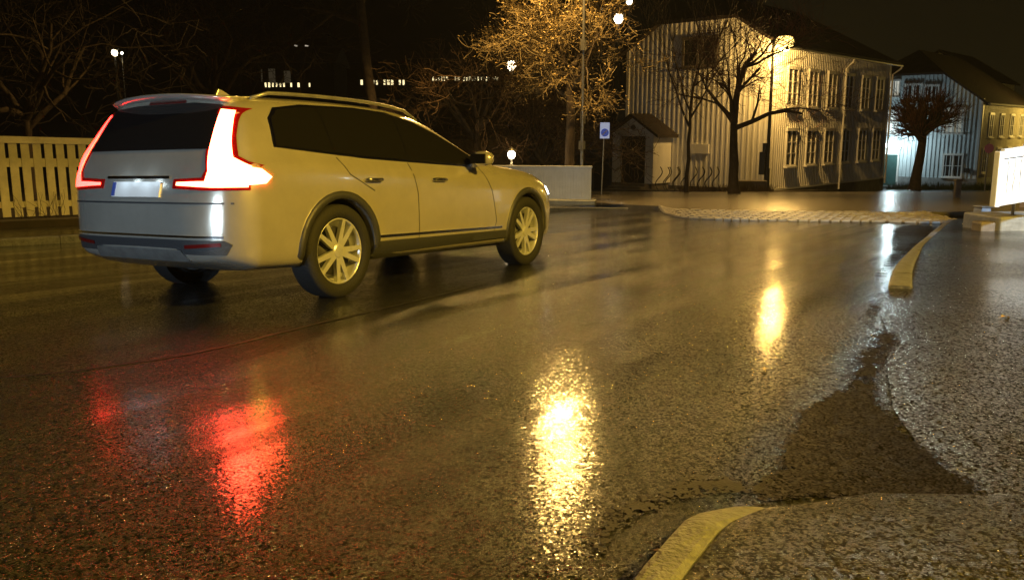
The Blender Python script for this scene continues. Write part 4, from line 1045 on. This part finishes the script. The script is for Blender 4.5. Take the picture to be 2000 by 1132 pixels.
# rear bumper parts, plate
panel('bumper_insert', [(-.80,.40),(.80,.40),(.84,.47),(.80,.50),(-.80,.50),(-.84,.47)], M['plastic'], 'rear', car, .006, .07)
panel('skid_plate', [(-.5,.355),(.5,.355),(.46,.43),(-.46,.43)], M['grey'], 'rear', car, .014, .07)
panel('bumper_gap', [(-.86,.745),(.86,.745),(.86,.757),(-.86,.757)], M['plastic'], 'rear', car, .003, .07)
panel('bumper_trim', [(-.80,.515),(.80,.515),(.80,.53),(-.80,.53)], M['chrome'], 'rear', car, .008, .07)
panel('chrome_strip', [(-.34,.915),(.34,.915),(.34,.935),(-.34,.935)], M['chrome'], 'rear', car, .012, .07)
pb = panel('plate_strip', [(.225,.795),(.258,.795),(.258,.89),(.225,.89)], M['sign_b'], 'rear', car, .016, .1)
pl = panel('number_plate', [(-.26,.79),(.26,.79),(.26,.895),(-.26,.895)], M['plate'], 'rear', car, .010, .1)
for y in (-.12, .12): light('plate_lamp', car, (-.05, y, .93), .25, (.7, .88, 1), .02)
# front lamps and grille
for s_ in (-1, 1):
    panel('headlight', [(s_*y, z) for y, z in ((.52,.74),(.82,.74),(.84,.80),(.80,.83),(.54,.80))], M['head'], 'front', car, .008, .05)
panel('grille', [(-.42,.46),(.42,.46),(.46,.72),(.40,.76),(-.40,.76),(-.46,.72)], M['plastic'], 'front', car, .006, .06)
b = MB()
for k in range(13): y = -.38+k*.0633; b.box((4.945, y-.006, .48), (4.965, y+.006, .74))
b.build('grille_bars', M['chrome'], car)
def beams(c, pw):
    for s_ in (-1, 1):
        light('headlamp_beam', c, (5.02, s_*.68, .78), pw, COLD, .06, spot=R(75), rot=(R(90-4), 0, R(-90)), blend=.9)
def put(c, O, hd):
    h = Vector((math.cos(hd), math.sin(hd))); n = Vector((-h.y, h.x))
    def z(a, s): q = O+h*a+n*s; return zg(q.y)
    hx3 = Vector((h.x, h.y, (z(FX, 0)-z(RX, 0))/(FX-RX))).normalized(); n3 = Vector((n.x, n.y, (z(2.6, .8)-z(2.6, -.8))/1.6)).normalized()
    up = hx3.cross(n3).normalized(); n3 = up.cross(hx3)
    Mx = Matrix((hx3, n3, up)).transposed(); c.rotation_euler = Mx.to_euler()
    c.location = (O.x, O.y, z(RX, 0)-hx3.z*RX-.012)
put(car, Vector((-2.69, 6.18)), R(59.5))
bpy.context.view_layer.update()
car2 = copy_tree(car)
for o in list(kids(car2)):
    if o.type == 'LIGHT' or o.name.startswith('tail_light'):
        if o.type == 'LIGHT': bpy.data.objects.remove(o)
        else: o.data = o.data.copy(); o.data.materials[0] = M['tail']
car2['label'] = 'following car with lit headlights just outside the left edge'
put(car2, Vector((-6.9, -3.6)), R(63))
beams(car, 240); beams(car2, P_HEAD)

# added scatter volume round the whole scene, imitating lens glow about the lamps
b = MB(); b.box((-420, -60, -9), (420, 420, 260))
hz_m = bpy.data.materials.new('glow_scatter'); hz_m.use_nodes = True; hn = hz_m.node_tree; hn.nodes.remove(hn.nodes['Principled BSDF'])
pv_ = hn.nodes.new('ShaderNodeVolumePrincipled'); pv_.inputs['Color'].default_value = (.9, .92, .95, 1); pv_.inputs['Density'].default_value = .0003
hn.links.new(pv_.outputs[0], hn.nodes['Material Output'].inputs['Volume'])
o = b.build('glow_volume', hz_m); o['kind'] = 'stuff'

# a few fallen leaves stuck to the wet asphalt
for i, (px, py, sz, an, lb) in enumerate(((1955, 622, .05, .4, 'pale fallen leaf on wet pavement near the right edge'), (1492, 726, .035, 1.2, 'small pale fallen leaf on road below the right lamp reflection'),
                                     (1290, 1088, .03, 2.2, 'tiny fallen leaf lying beside the near kerb'))):
    p = G(px, py); b = MB(); n_ = 8; top_v = []
    for k in range(n_+1):
        t_ = k/n_; w_ = sz*.42*math.sin(math.pi*t_)**.8; z_ = .012+.006*math.sin(t_*5)
        b.v += [Vector((t_*sz*1.6, -w_, z_)), Vector((t_*sz*1.6, 0, z_-.004)), Vector((t_*sz*1.6, w_, z_+.002))]
    for k in range(n_):
        for j in range(2): b.f.append((k*3+j, (k+1)*3+j, (k+1)*3+j+1, k*3+j+1))
    b.tube([(0, 0, .009), (-sz*.5, .003, .012)], .0012, 4)
    o = b.build('fallen_leaf', M['leaf']); o.location = p; o.rotation_euler = (0, 0, an); tag(o, lb, 'leaf', 'fallen leaves on the ground')
